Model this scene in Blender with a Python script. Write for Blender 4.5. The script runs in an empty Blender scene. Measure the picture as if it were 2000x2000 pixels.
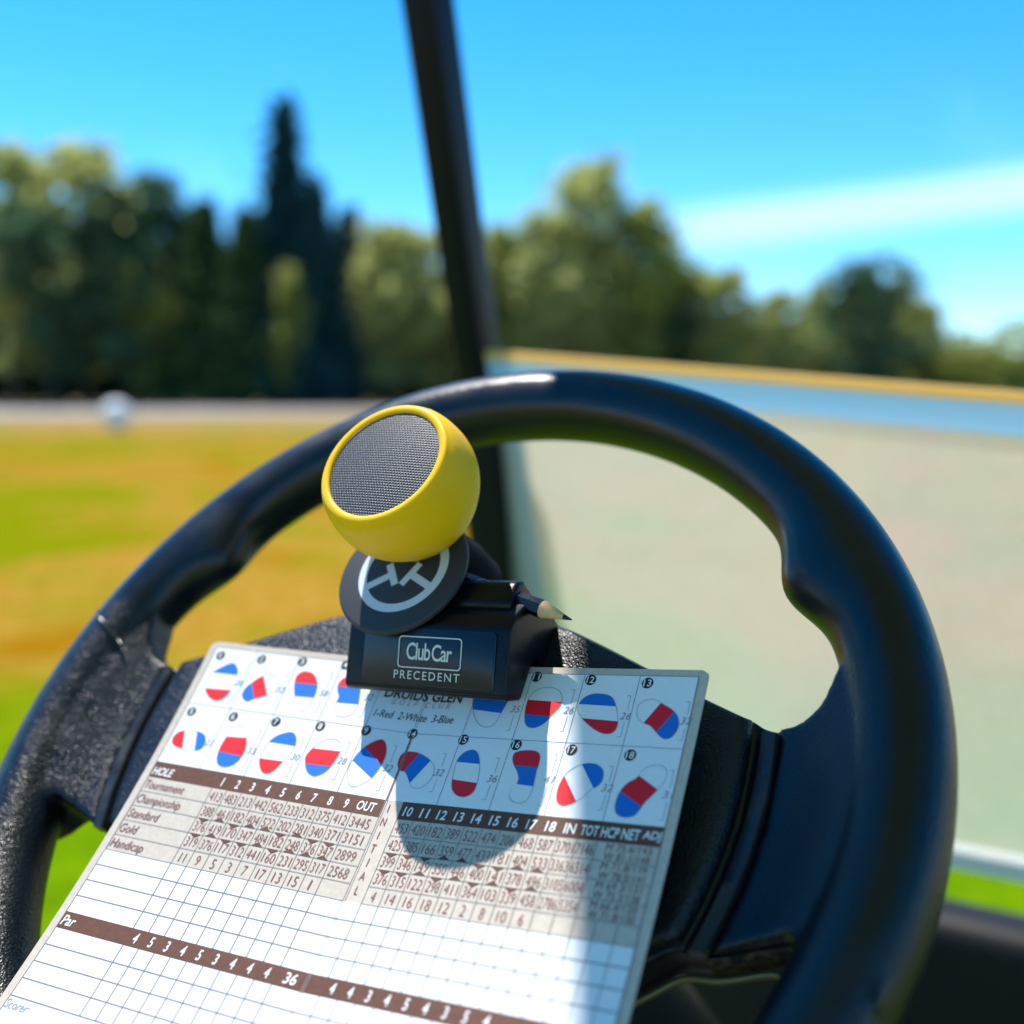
import bpy, bmesh, math, random
import numpy as np
from mathutils import Vector, Matrix
random.seed(7)
rng = np.random.default_rng(11)
R_ = math.radians
scene = bpy.context.scene

# ------------------------------------------------------------------ camera, sky, sun, exposure
CZ = 1.15                                   # eye height above the turf
cam_d = bpy.data.cameras.new('camera')
cam = bpy.data.objects.new('camera', cam_d)
scene.collection.objects.link(cam)
cam.location = (0, 0, CZ)
PITCH = math.atan((1000 - 765) / 2120)
cam.rotation_euler = (math.pi / 2 - PITCH, 0, 0)
cam_d.sensor_width = 36
cam_d.lens = 2120 / 2000 * 36
cam_d.clip_start = 0.01
cam_d.clip_end = 3000
cam_d.dof.use_dof = True
cam_d.dof.focus_distance = 0.348
cam_d.dof.aperture_fstop = 4.7
cam_d.dof.aperture_blades = 0
scene.camera = cam

SUN_AZ, SUN_EL = R_(-36), R_(64)            # azimuth from +Y towards +X
SUN = Vector((math.sin(SUN_AZ) * math.cos(SUN_EL), math.cos(SUN_AZ) * math.cos(SUN_EL), math.sin(SUN_EL)))
world = bpy.data.worlds.new('World')
scene.world = world
world.use_nodes = True
wn = world.node_tree
wn.nodes.clear()
def wnode(t, **k):
    n = wn.nodes.new(t)
    for a, b in k.items(): setattr(n, a, b)
    return n
sky = wnode('ShaderNodeTexSky', sky_type='NISHITA')
sky.sun_disc = False
sky.sun_elevation = SUN_EL
sky.sun_rotation = SUN_AZ
sky.air_density = 0.7
sky.dust_density = 0.0
sky.ozone_density = 4.0
hsv = wnode('ShaderNodeHueSaturation')
hsv.inputs['Hue'].default_value = 0.490
hsv.inputs['Saturation'].default_value = 1.33
hsv.inputs['Value'].default_value = 1.27
bg = wnode('ShaderNodeBackground')
bg.inputs['Strength'].default_value = 0.15
outw = wnode('ShaderNodeOutputWorld')
def direction(px, py):
    d = Vector(((px - 1000) / 2120, 1, -(py - 1000) / 2120))
    d.rotate(Matrix.Rotation(-PITCH, 3, 'X'))
    return d.normalized()
# one long streak of thin cirrus low on the right
tc = wnode('ShaderNodeTexCoord')
dA, dB = direction(1330, 452), direction(1980, 372)
nS = dA.cross(dB).normalized()
tS = (dB - dA).normalized()
noi = wnode('ShaderNodeTexNoise'); noi.inputs['Scale'].default_value = 5.0; noi.inputs['Detail'].default_value = 5
wn.links.new(tc.outputs['Generated'], noi.inputs['Vector'])
def wdot(v):
    n = wnode('ShaderNodeVectorMath', operation='DOT_PRODUCT')
    wn.links.new(tc.outputs['Generated'], n.inputs[0]); n.inputs[1].default_value = v
    return n.outputs['Value']
def wmath(op, a, b=None, c=None):
    n = wnode('ShaderNodeMath', operation=op)
    for i, x in enumerate((a, b, c)):
        if x is None: continue
        if isinstance(x, (int, float)): n.inputs[i].default_value = x
        else: wn.links.new(x, n.inputs[i])
    return n.outputs[0]
def wramp(x, a, b, lo=0., hi=1.):
    n = wnode('ShaderNodeMapRange', interpolation_type='SMOOTHSTEP')
    wn.links.new(x, n.inputs[0])
    for i, v in enumerate((a, b, lo, hi)): n.inputs[1 + i].default_value = v
    return n.outputs[0]
off = wmath('ABSOLUTE', wmath('ADD', wdot(nS), wmath('MULTIPLY', wmath('SUBTRACT', noi.outputs[0], 0.5), 0.012)))
along = wmath('SUBTRACT', wdot(tS), dA.dot(tS))
streak = wmath('MULTIPLY', wmath('MULTIPLY', wramp(off, 0.004, 0.030, 1, 0), wramp(along, -0.05, 0.03)), wramp(along, 0.5, 0.8, 1, 0))
noi2 = wnode('ShaderNodeTexNoise'); noi2.inputs['Scale'].default_value = 3.2; noi2.inputs['Detail'].default_value = 4
wn.links.new(tc.outputs['Generated'], noi2.inputs['Vector'])
wisp = wmath('MULTIPLY', wramp(noi2.outputs[0], 0.62, 0.85), 0.25)
cloud = wmath('MINIMUM', wmath('ADD', wmath('MULTIPLY', streak, 0.62), wisp), 1.0)
mixc = wnode('ShaderNodeMix', data_type='RGBA')
wn.links.new(cloud, mixc.inputs['Factor'])
gam = wnode('ShaderNodeGamma'); gam.inputs['Gamma'].default_value = 1.0
wn.links.new(sky.outputs[0], gam.inputs['Color'])
wn.links.new(gam.outputs[0], hsv.inputs['Color'])
wn.links.new(hsv.outputs[0], mixc.inputs[6])
mixc.inputs[7].default_value = (4.6, 6.6, 7.4, 1)
wn.links.new(mixc.outputs[2], bg.inputs['Color'])
wn.links.new(bg.outputs[0], outw.inputs['Surface'])

sun_d = bpy.data.lights.new('sun', 'SUN')
sun_d.energy = 4.9
sun_d.angle = R_(0.53)
sun_d.color = (1.0, 0.955, 0.88)
sun = bpy.data.objects.new('sun', sun_d)
scene.collection.objects.link(sun)
sun.location = (-3, 5, 9)
sun.rotation_euler = SUN.to_track_quat('Z', 'Y').to_euler()

vs = scene.view_settings
vs.view_transform = 'Standard'
vs.look = 'None'
vs.exposure = 0.55
vs.gamma = 1
vs.use_curve_mapping = False
scene.cycles.use_denoising = True
scene.cycles.max_bounces = 8
scene.cycles.transparent_max_bounces = 16
scene.cycles.sample_clamp_indirect = 6

# ------------------------------------------------------------------ helpers
def mat(name, color=(.5, .5, .5), rough=.5, spec=.5, metal=0., **k):
    m = bpy.data.materials.new(name); m.use_nodes = True
    b = m.node_tree.nodes['Principled BSDF']
    b.inputs['Base Color'].default_value = (*color, 1)
    b.inputs['Roughness'].default_value = rough
    b.inputs['Specular IOR Level'].default_value = spec
    b.inputs['Metallic'].default_value = metal
    for a, v in k.items(): b.inputs[a].default_value = v
    return m
class NT:
    def __init__(s, m): s.t = m.node_tree; s.b = s.t.nodes.get('Principled BSDF'); s.o = s.t.nodes['Material Output']
    def n(s, t, **k):
        x = s.t.nodes.new(t)
        for a, b in k.items(): setattr(x, a, b)
        return x
    def l(s, a, b): s.t.links.new(a, b)
    def math(s, op, a, b=None, c=None):
        n = s.n('ShaderNodeMath', operation=op)
        for i, x in enumerate((a, b, c)):
            if x is None: continue
            if isinstance(x, (int, float)): n.inputs[i].default_value = x
            else: s.l(x, n.inputs[i])
        return n.outputs[0]
    def ramp(s, x, a, b, lo=0., hi=1., mode='SMOOTHSTEP'):
        n = s.n('ShaderNodeMapRange', interpolation_type=mode)
        s.l(x, n.inputs[0])
        for i, v in enumerate((a, b, lo, hi)): n.inputs[1 + i].default_value = v
        return n.outputs[0]
    def noise(s, scale, detail=3, coord='Object', rough=.5, vec=None):
        n = s.n('ShaderNodeTexNoise'); n.inputs['Scale'].default_value = scale; n.inputs['Detail'].default_value = detail
        n.inputs['Roughness'].default_value = rough
        if vec is None:
            vec = s.n('ShaderNodeTexCoord').outputs[coord]
        s.l(vec, n.inputs['Vector']); return n.outputs[0]
    def mix(s, f, a, b):
        n = s.n('ShaderNodeMix', data_type='RGBA')
        if isinstance(f, (int, float)): n.inputs[0].default_value = f
        else: s.l(f, n.inputs[0])
        for i, c in ((6, a), (7, b)):
            if isinstance(c, tuple): n.inputs[i].default_value = (*c, 1)
            else: s.l(c, n.inputs[i])
        return n.outputs[2]

def link(name, me, parent=None):
    o = bpy.data.objects.new(name, me)
    scene.collection.objects.link(o)
    return o
def root(name, label, cat, loc, group=None):
    o = link(name, None)
    o.empty_display_size = .05
    o.location = loc
    o['label'] = label; o['category'] = cat
    if group: o['group'] = group
    return o
def attach(o, parent):
    """o's mesh is written in world coordinates: move it into the root's local frame and parent it"""
    r = parent
    while r.parent: r = r.parent
    if o.data is not None: o.data.transform(Matrix.Translation(-r.location))
    o.parent = parent
    return o
def build(name, verts, faces, m, parent=None, smooth=True, mats=None, fm=None, sharp=None):
    me = bpy.data.meshes.new(name)
    me.from_pydata([tuple(map(float, v)) for v in verts], [], [tuple(int(i) for i in f) for f in faces])
    for x in (mats or [m]): me.materials.append(x)
    if fm is not None: me.polygons.foreach_set('material_index', fm)
    if smooth: me.polygons.foreach_set('use_smooth', [True] * len(me.polygons))
    me.update()
    o = link(name, me)
    if sharp is not None:
        me.set_sharp_from_angle(angle=R_(sharp))
    if parent is not None: attach(o, parent)
    return o
def frombm(name, bm, m, parent=None, smooth=True, sharp=40):
    bmesh.ops.recalc_face_normals(bm, faces=bm.faces)
    me = bpy.data.meshes.new(name)
    bm.to_mesh(me); bm.free()
    me.materials.append(m)
    if smooth:
        me.polygons.foreach_set('use_smooth', [True] * len(me.polygons))
        me.set_sharp_from_angle(angle=R_(sharp))
    o = link(name, me)
    if parent is not None: attach(o, parent)
    return o
def xf(M, pts):
    return [M @ Vector(q) for q in pts]
def lathe(name, prof, M, m, parent, seg=96, cap0=True, cap1=True, sharp=35):
    vs_, fs = [], []
    for r, z in prof:
        for k in range(seg):
            a = 2 * math.pi * k / seg
            vs_.append((r * math.cos(a), r * math.sin(a), z))
    for i in range(len(prof) - 1):
        for k in range(seg):
            k2 = (k + 1) % seg
            fs.append((i * seg + k, i * seg + k2, (i + 1) * seg + k2, (i + 1) * seg + k))
    if cap0: fs.append(tuple(range(seg))[::-1])
    if cap1: fs.append(tuple((len(prof) - 1) * seg + k for k in range(seg)))
    return build(name, xf(M, vs_), fs, m, parent, sharp=sharp)
def extrude_profile(prof, x0, x1, bev=.002, seg=3, M=None):
    """profile in (y, z), extruded along x and bevelled"""
    bm = bmesh.new()
    a = [bm.verts.new((x0, y, z)) for y, z in prof]
    b = [bm.verts.new((x1, y, z)) for y, z in prof]
    n = len(prof)
    bm.faces.new(a); bm.faces.new(b[::-1])
    for i in range(n): bm.faces.new((a[i], b[i], b[(i + 1) % n], a[(i + 1) % n]))
    bmesh.ops.recalc_face_normals(bm, faces=bm.faces)
    if bev: bmesh.ops.bevel(bm, geom=list(bm.edges), offset=bev, segments=seg, profile=.5, affect='EDGES', clamp_overlap=True)
    if M is not None: bmesh.ops.transform(bm, matrix=M, verts=bm.verts)
    return bm
def tube(name, pts, radii, m, parent, seg=14, cap=True):
    vs_, fs = [], []
    P = [Vector(q) for q in pts]
    up = Vector((0.123, .31, .94))
    for i, q in enumerate(P):
        t = (P[min(i + 1, len(P) - 1)] - P[max(i - 1, 0)]).normalized()
        a = t.cross(up).normalized(); b = t.cross(a)
        r = radii[i] if hasattr(radii, '__len__') else radii
        for k in range(seg):
            w = 2 * math.pi * k / seg
            vs_.append(q + a * r * math.cos(w) + b * r * math.sin(w))
    for i in range(len(P) - 1):
        for k in range(seg):
            k2 = (k + 1) % seg
            fs.append((i * seg + k, i * seg + k2, (i + 1) * seg + k2, (i + 1) * seg + k))
    if cap:
        fs.append(tuple(range(seg))[::-1]); fs.append(tuple((len(P) - 1) * seg + k for k in range(seg)))
    return build(name, vs_, fs, m, parent, sharp=50)

# ------------------------------------------------------------------ frames of the cart and of its steering wheel
CAM = Vector((0, 0, CZ))
WC = Vector((-0.03782168, 0.36335923, -0.12178963)) + CAM        # wheel centre
WN = Vector((-0.36250125, -0.61181779, 0.70304469))
E1 = Vector((0.86032696, -0.50974261, 0.0))
E2 = Vector((0.35837184, 0.60484830, 0.71114567))
WM0 = Matrix(((E1.x, E2.x, WN.x, WC.x), (E1.y, E2.y, WN.y, WC.y), (E1.z, E2.z, WN.z, WC.z), (0, 0, 0, 1)))
PSI = R_(3.5)                                                     # the wheel is turned slightly
WM = WM0 @ Matrix.Rotation(PSI, 4, 'Z')
CF = Vector((0.50974261, 0.86032696, 0)); CR = E1.copy()          # cart forward / cart right
STRUT = Vector((-.0275, .90, CZ))                                 # foot of the left front strut, plan position
def cart(lat, fwd, z):                                            # cart coordinates, z relative to the eye
    return STRUT + CR * lat + CF * fwd + Vector((0, 0, z))
CM = Matrix(((CR.x, CF.x, 0, STRUT.x), (CR.y, CF.y, 0, STRUT.y), (0, 0, 1, STRUT.z), (0, 0, 0, 1)))

# ------------------------------------------------------------------ setting: ground, path
def ground_material():
    m = mat('turf', (.2, .2, .03), 1.0, 0.0); t = NT(m)
    geo = t.n('ShaderNodeNewGeometry').outputs['Position']
    warp = t.noise(.5, 3, vec=geo)
    big = t.noise(.30, 4, vec=geo, rough=.55)
    mid = t.noise(1.1, 3, vec=geo)
    fine = t.noise(9, 4, vec=geo, rough=.7)
    blades = t.noise(160, 3, vec=geo, rough=.8)
    dist = t.n('ShaderNodeVectorMath', operation='LENGTH'); t.l(geo, dist.inputs[0])
    near = t.ramp(dist.outputs['Value'], 2.8, 5.4, 1, 0)
    g = t.math('ADD', t.ramp(big, .50, .58), t.math('MULTIPLY', t.ramp(mid, .5, .64), .6))
    g = t.math('MINIMUM', t.math('ADD', g, near), 1.0)
    gold = t.mix(t.ramp(fine, .3, .7), (.26, .130, .002), (.40, .235, .045))
    lime = t.mix(t.ramp(fine, .3, .7), (.125, .155, .001), (.22, .22, .003))
    sy = t.n('ShaderNodeSeparateXYZ'); t.l(geo, sy.inputs[0])
    tan = t.math('MULTIPLY', t.ramp(sy.outputs[1], 22, 52), t.ramp(mid, .2, .7, .55, 1))
    deep = t.mix(t.ramp(fine, .3, .7), (.075, .17, .001), (.14, .25, .002))
    col = t.mix(g, t.mix(t.ramp(t.noise(.75, 4, vec=geo), .5, .66), gold, (.27, .120, .004)), lime)
    col = t.mix(t.math('MULTIPLY', tan, .85), col, (.30, .235, .15))
    col = t.mix(near, col, deep)
    col = t.mix(t.ramp(blades, .35, .75, 0, .25), col, (.10, .09, .004))
    t.l(col, t.b.inputs['Base Color'])
    return m
def plane_grid(x0, x1, y0, y1, nx, ny, zf):
    V = [(x0 + (x1 - x0) * i / nx, y0 + (y1 - y0) * j / ny) for j in range(ny + 1) for i in range(nx + 1)]
    F = [(j * (nx + 1) + i, j * (nx + 1) + i + 1, (j + 1) * (nx + 1) + i + 1, (j + 1) * (nx + 1) + i) for j in range(ny) for i in range(nx)]
    return [(x, y, zf(x, y)) for x, y in V], F
V, F = plane_grid(-900, 900, -300, 1500, 60, 60, lambda x, y: 0)
g = build('ground', V, F, ground_material(), smooth=False); g['kind'] = 'structure'

pm = mat('pale_gravel', (.5, .45, .42), .9, .2); t = NT(pm)
pos = t.n('ShaderNodeNewGeometry').outputs['Position']
t.l(t.mix(t.noise(.4, 5, vec=pos), (.24, .21, .19), (.42, .38, .35)), t.b.inputs['Base Color'])
V, F = [], []
N = 60
for i in range(N + 1):
    x = -70 + 150 * i / N
    yc = 69 + 3.0 * math.sin(x * .05 + .6) + .05 * x
    w = 13 - .03 * x + 1.2 * math.sin(x * .21)
    V += [(x, yc - w, .004), (x, yc + w, .004)]
    if i: F.append((2 * i - 2, 2 * i, 2 * i + 1, 2 * i - 1))
p_ = build('path', V, F, pm, smooth=False); p_['kind'] = 'structure'

# ------------------------------------------------------------------ trees
def leaf_mat(name, c1, c2, trans=.25):
    m = bpy.data.materials.new(name); m.use_nodes = True; t = NT(m)
    t.t.nodes.remove(t.b)
    oi = t.n('ShaderNodeObjectInfo')
    geo = t.n('ShaderNodeNewGeometry')
    rnd = t.math('FRACT', t.math('ADD', geo.outputs['Random Per Island'], oi.outputs['Random']))
    col = t.mix(rnd, c1, c2)
    d = t.n('ShaderNodeBsdfDiffuse'); t.l(col, d.inputs['Color'])
    tr = t.n('ShaderNodeBsdfTranslucent'); t.l(t.mix(1.0, (0, 0, 0), t.mix(.5, col, (.75, .80, .20)) if trans >= .5 else col), tr.inputs['Color'])
    ms = t.n('ShaderNodeMixShader'); ms.inputs[0].default_value = trans
    t.l(d.outputs[0], ms.inputs[1]); t.l(tr.outputs[0], ms.inputs[2])
    t.l(ms.outputs[0], t.o.inputs['Surface'])
    return m
LM = {
    'spruce': leaf_mat('spruce_needles', (.016, .060, .070), (.035, .10, .10), .3),
    'fir':    leaf_mat('fir_needles', (.035, .095, .035), (.09, .15, .05), .35),
    'olive':  leaf_mat('olive_leaves', (.32, .36, .15), (.48, .48, .22), .6),
    'broad':  leaf_mat('broad_leaves', (.20, .27, .07), (.36, .38, .11), .6),
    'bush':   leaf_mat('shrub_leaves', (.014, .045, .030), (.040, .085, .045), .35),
    'teal':   leaf_mat('cool_leaves', (.06, .13, .075), (.13, .21, .10), .45),
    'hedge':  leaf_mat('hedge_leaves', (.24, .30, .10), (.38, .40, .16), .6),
}
BARK = mat('bark', (.09, .07, .05), .9, .2)
def leaves(points, size, nrm=None):
    """many small leaf clumps: one bent quad each"""
    n = len(points)
    d1 = rng.normal(size=(n, 3)); d1 /= np.linalg.norm(d1, axis=1)[:, None]
    d2 = rng.normal(size=(n, 3)); d2 -= d1 * (d1 * d2).sum(1)[:, None]; d2 /= np.linalg.norm(d2, axis=1)[:, None]
    s = size * rng.uniform(.6, 1.4, (n, 1))
    a, b = d1 * s, d2 * s * .7
    V = np.stack([points - a, points + b * .8, points + a, points - b * .8], 1).reshape(-1, 3)
    F = np.arange(n * 4).reshape(-1, 4)
    return V, F
def crown_points(kind, n):
    out = []
    if kind == 'conifer':
        for z in np.linspace(.07, .995, 120):                                   # whorls of boughs
            rmax = (1 - z) ** .8 * .20 + .006
            for _ in range(int(3 + 6 * (1 - z))):
                a = rng.uniform(0, 2 * math.pi); L = rmax * rng.uniform(.55, 1.12)
                m_ = int(n / 120 / 6)
                tt = rng.uniform(.05, 1, m_) ** .8
                x = np.cos(a) * L * tt; y = np.sin(a) * L * tt
                zz = z - .10 * L * 3 * tt ** 1.5 + rng.normal(0, .008, m_)
                out.append(np.stack([x + rng.normal(0, .012, m_), y + rng.normal(0, .012, m_), zz], 1))
    else:
        if kind == 'column':  env = lambda z: .15 * np.sin(np.pi * np.clip((z - .08) / .94, 0, 1)) ** .6
        elif kind == 'round': env = lambda z: .30 * np.sin(np.pi * np.clip((z - .12) / .9, 0, 1)) ** .55
        else:                 env = lambda z: .6 * np.sqrt(np.clip(1 - z, 0, 1))
        k = 150
        lob = rng.uniform(.45, 1.35, 9); dx_ = rng.normal(0, .045, 9); dy_ = rng.normal(0, .045, 9); lz = np.linspace(0, 1, 9)
        for _ in range(k):
            z = rng.uniform(.16 if kind != 'bush' else .05, .97)
            r = env(np.array(z)) * np.interp(z, lz, lob) * math.sqrt(rng.uniform(.15, 1.0)) * (1.25 if rng.random() < .12 else 1); a = rng.uniform(0, 2 * math.pi)
            c = np.array([r * math.cos(a) + np.interp(z, lz, dx_), r * math.sin(a) + np.interp(z, lz, dy_), z])
            sz = rng.uniform(.025, .055) * (2.2 if kind == 'bush' else 1)
            q = rng.normal(size=(int(n / k), 3)); q /= np.linalg.norm(q, axis=1)[:, None]
            out.append(c + q * sz * np.abs(rng.normal(0, .75, (len(q), 1))) * np.array([1.15, 1.15, .85]))
    P = np.concatenate(out)
    k = rng.integers(0, len(P), int(len(P) * .30))            # loose twigs outside the main mass
    T = P[k] * np.array([1.0, 1.0, 1.0])
    rad_ = np.linalg.norm(T[:, :2], axis=1, keepdims=True) + 1e-6
    T[:, :2] *= 1 + np.abs(rng.normal(0, .30 if kind != 'conifer' else .45, (len(T), 1)))
    T[:, :2] += rng.normal(0, .012, (len(T), 2))
    T[:, 2] += rng.normal(0, .022, len(T))
    return np.concatenate([P, T])
def trunk_mesh(h, r, limbs, lr):
    vs_, fs = [], []
    def limb(p0, p1, r0, r1, bend=.0):
        P0, P1 = Vector(p0), Vector(p1); b0 = len(vs_); seg = 7; st = 5
        d = (P1 - P0).normalized(); a = d.orthogonal().normalized(); b = d.cross(a)
        for i in range(st + 1):
            u = i / st; c = P0.lerp(P1, u) + Vector((bend * math.sin(3 * u), bend * math.sin(2.1 * u + 1) - bend * .84, 0)); rr = r0 + (r1 - r0) * u
            for k in range(seg):
                w = 2 * math.pi * k / seg; vs_.append(tuple(c + a * rr * math.cos(w) + b * rr * math.sin(w)))
        for i in range(st):
            for k in range(seg):
                k2 = (k + 1) % seg; fs.append((b0 + i * seg + k, b0 + i * seg + k2, b0 + (i + 1) * seg + k2, b0 + (i + 1) * seg + k))
        fs.append(tuple(b0 + st * seg + k for k in range(seg)))
    limb((0, 0, 0), (0, 0, h), r, r * .15, .008)
    for i in range(limbs):
        z = rng.uniform(.18, .75) * h; a = rng.uniform(0, 6.28)
        limb((0, 0, z), (lr * math.cos(a), lr * math.sin(a), z + lr * .9), r * .35 * (1 - .5 * z), r * .06)
    return vs_, fs
PROTO = {}
def proto(shape, leaf, n, size, trunk):
    key = (shape, leaf)
    V, F = leaves(crown_points(shape, n), size)
    me = bpy.data.meshes.new('crown'); me.from_pydata(V.tolist(), [], F.tolist()); me.materials.append(LM[leaf])
    tv, tf = trunk_mesh(*trunk)
    mt = bpy.data.meshes.new('trunk'); mt.from_pydata(tv, [], tf); mt.materials.append(BARK)
    mt.polygons.foreach_set('use_smooth', [True] * len(mt.polygons))
    PROTO[key] = (me, mt)
proto('conifer', 'spruce', 15000, .016, (.97, .016, 14, .1))
proto('conifer', 'fir', 15000, .016, (.97, .016, 14, .1))
proto('column', 'olive', 7000, .0160, (.9, .014, 12, .09))
proto('column', 'broad', 7000, .0160, (.9, .014, 12, .09))
proto('column', 'teal', 7000, .0160, (.9, .014, 12, .09))
proto('round', 'teal', 7500, .018, (.75, .02, 14, .2))
proto('round', 'broad', 7500, .018, (.75, .02, 14, .2))
proto('round', 'olive', 7500, .018, (.75, .02, 14, .2))
proto('bush', 'bush', 4200, .034, (.55, .02, 12, .35))
def tree(name, cat, px, ytop, Y, shape, leaf, wide, label, group):
    X = (px - 1000) / 2120 * Y
    h = CZ + (765 - ytop - 22) / 2120 * Y
    r = root(name, label, cat, (X, Y, 0), group)
    me, mt = PROTO[(shape, leaf)]
    rot = rng.uniform(0, 6.28)
    for nm, d in (('crown', me), ('trunk', mt)):
        o = link(nm, d); o.parent = r
        o.scale = (h * wide, h * wide, h); o.rotation_euler = (0, 0, rot)
    return r
GT = 'trees along the far edge of the field'
CT, RT = ('column', 'teal'), ('round', 'teal')
SP, FI, CO, CB, RB, RO = ('conifer', 'spruce'), ('conifer', 'fir'), ('column', 'olive'), ('column', 'broad'), ('round', 'broad'), ('round', 'olive')
TREES = [
    ('alder_tree', 35, 268, 84, CO, 1.0, 'pale thin-crowned tree at the far left edge of the tree line'),
    ('alder_tree', 108, 395, 80, CT, 1.25, 'lower cool green tree filling the gap right of the leftmost tree'),
    ('poplar_tree', 178, 268, 83, CO, 1.05, 'tall olive poplar, second high top from the left edge'),
    ('poplar_tree', 258, 345, 81, CT, 1.1, 'darker cool green poplar just right of the tall olive one'),
    ('maple_tree', 335, 330, 88, CT, 1.0, 'slender green tree rising behind the dark wood on the left'),
    ('maple_tree', 290, 480, 80, RB, .5, 'bright yellow-green rounded tree low among the dark left trees'),
    ('fir_tree', 415, 385, 82, FI, 1.35, 'dark green fir midway between the left edge and the tall spruce'),
    ('fir_tree', 490, 400, 80, FI, 1.4, 'dark fir leaning against the left side of the tall spruce'),
    ('spruce_tree', 570, 205, 82, SP, 1.0, 'tallest blue-black spruce with a narrow spire, left of the windscreen strut'),
    ('spruce_tree', 622, 345, 80, SP, 1.3, 'broad blue-black spruce at the right foot of the tallest spire'),
    ('alder_tree', 566, 500, 77, CB, .8, 'small olive tree standing in front of the tallest spruce'),
    ('spruce_tree', 690, 400, 86, SP, 1.2, 'dark bluish spruce between the tallest spire and the strut'),
    ('alder_tree', 765, 415, 80, CO, 1.3, 'pale olive tree just left of the strut'),
    ('alder_tree', 830, 430, 83, CO, 1.3, 'pale olive tree partly hidden by the strut'),
    ('birch_tree', 905, 425, 84, CO, 1.2, 'olive tree whose top shows behind the right side of the strut'),
    ('birch_tree', 985, 415, 82, CB, 1.3, 'round-topped green tree right of the strut'),
    ('birch_tree', 1075, 395, 80, CO, 1.3, 'olive tree on the left flank of the peaked clump right of the strut'),
    ('poplar_tree', 1165, 300, 84, CO, 1.1, 'highest pointed tree right of the strut'),
    ('poplar_tree', 1245, 372, 82, CB, 1.15, 'dense dark olive tree at the right end of the peaked clump'),
    ('maple_tree', 1330, 505, 84, CT, 1.5, 'low grey-green tree at the foot of the peaked clump'),
    ('maple_tree', 1425, 505, 82, CO, 1.4, 'small olive tree midway across the right half of the sky'),
    ('birch_tree', 1525, 545, 80, CO, 1.3, 'thin pointed olive tree left of the dark dome-shaped tree'),
    ('oak_tree', 1680, 478, 80, RT, 1.1, 'dark dome-shaped tree standing alone on the right'),
    ('maple_tree', 1790, 565, 88, CO, 1.5, 'pale grey-green tree on the right shoulder of the dark dome-shaped tree'),
    ('maple_tree', 1600, 615, 86, CB, 1.6, 'low green tree on the left shoulder of the dark dome-shaped tree'),
    ('oak_tree', 1900, 625, 84, RB, 1.2, 'low green tree near the right edge above the windscreen'),
    ('oak_tree', 1990, 600, 82, RB, 1.1, 'green tree cut by the right edge of the picture'),
]
for nm, px, yt, Y, (sh, lf), wd, lb in TREES:
    tree(nm, 'tree', px, yt, Y, sh, lf, wd, lb, GT)
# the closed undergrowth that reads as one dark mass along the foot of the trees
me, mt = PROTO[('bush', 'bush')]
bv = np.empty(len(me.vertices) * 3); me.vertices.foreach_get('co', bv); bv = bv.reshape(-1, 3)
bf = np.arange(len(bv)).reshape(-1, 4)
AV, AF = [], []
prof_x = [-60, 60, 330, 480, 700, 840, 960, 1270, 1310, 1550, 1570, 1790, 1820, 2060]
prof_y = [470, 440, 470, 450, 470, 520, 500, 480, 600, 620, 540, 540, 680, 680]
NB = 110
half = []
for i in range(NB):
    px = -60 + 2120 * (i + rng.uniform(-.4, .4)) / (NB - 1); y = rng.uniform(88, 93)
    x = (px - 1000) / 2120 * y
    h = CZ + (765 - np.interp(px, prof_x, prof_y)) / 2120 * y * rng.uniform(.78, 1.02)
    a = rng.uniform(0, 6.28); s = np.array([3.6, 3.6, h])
    q = bv * s; q = np.stack([q[:, 0] * math.cos(a) - q[:, 1] * math.sin(a) + x, q[:, 0] * math.sin(a) + q[:, 1] * math.cos(a) + y, q[:, 2]], 1)
    AV.append(q); half.append(0 if px < 740 else 1)
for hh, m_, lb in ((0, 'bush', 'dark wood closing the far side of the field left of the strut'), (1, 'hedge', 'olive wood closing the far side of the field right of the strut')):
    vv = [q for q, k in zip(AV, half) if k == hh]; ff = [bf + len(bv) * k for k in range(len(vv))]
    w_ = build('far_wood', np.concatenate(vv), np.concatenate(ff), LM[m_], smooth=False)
    w_['kind'] = 'stuff'; w_['label'] = lb; w_['category'] = 'wood'

# white marker out on the field
mk = root('course_marker', 'round white marker standing on the field by the pale path', 'marker', ((230 - 1000) / 2120 * 30, 30, 0))
white_paint = mat('white_paint', (.85, .85, .82), .5, .4)
lathe('ball', [(.40 * math.sin(a), .50 - .40 * math.cos(a)) for a in np.linspace(.02, math.pi - .02, 18)], Matrix.Translation(mk.location), white_paint, mk, 28)
lathe('stem', [(.05, 0), (.05, .20)], Matrix.Translation(mk.location), white_paint, mk, 12)

# ------------------------------------------------------------------ golf cart
cart_root = root('golf_cart', 'golf cart with black steering wheel, front strut and half-height clear windscreen', 'golf cart',
                 cart(.55, -.4, -CZ))
black_plastic = mat('black_plastic', (.012, .014, .018), .38, .5)
t = NT(black_plastic)
bp = t.n('ShaderNodeBump'); bp.inputs['Strength'].default_value = .12; bp.inputs['Distance'].default_value = .0004
t.l(t.noise(900, 3), bp.inputs['Height']); t.l(bp.outputs[0], t.b.inputs['Normal'])

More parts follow.
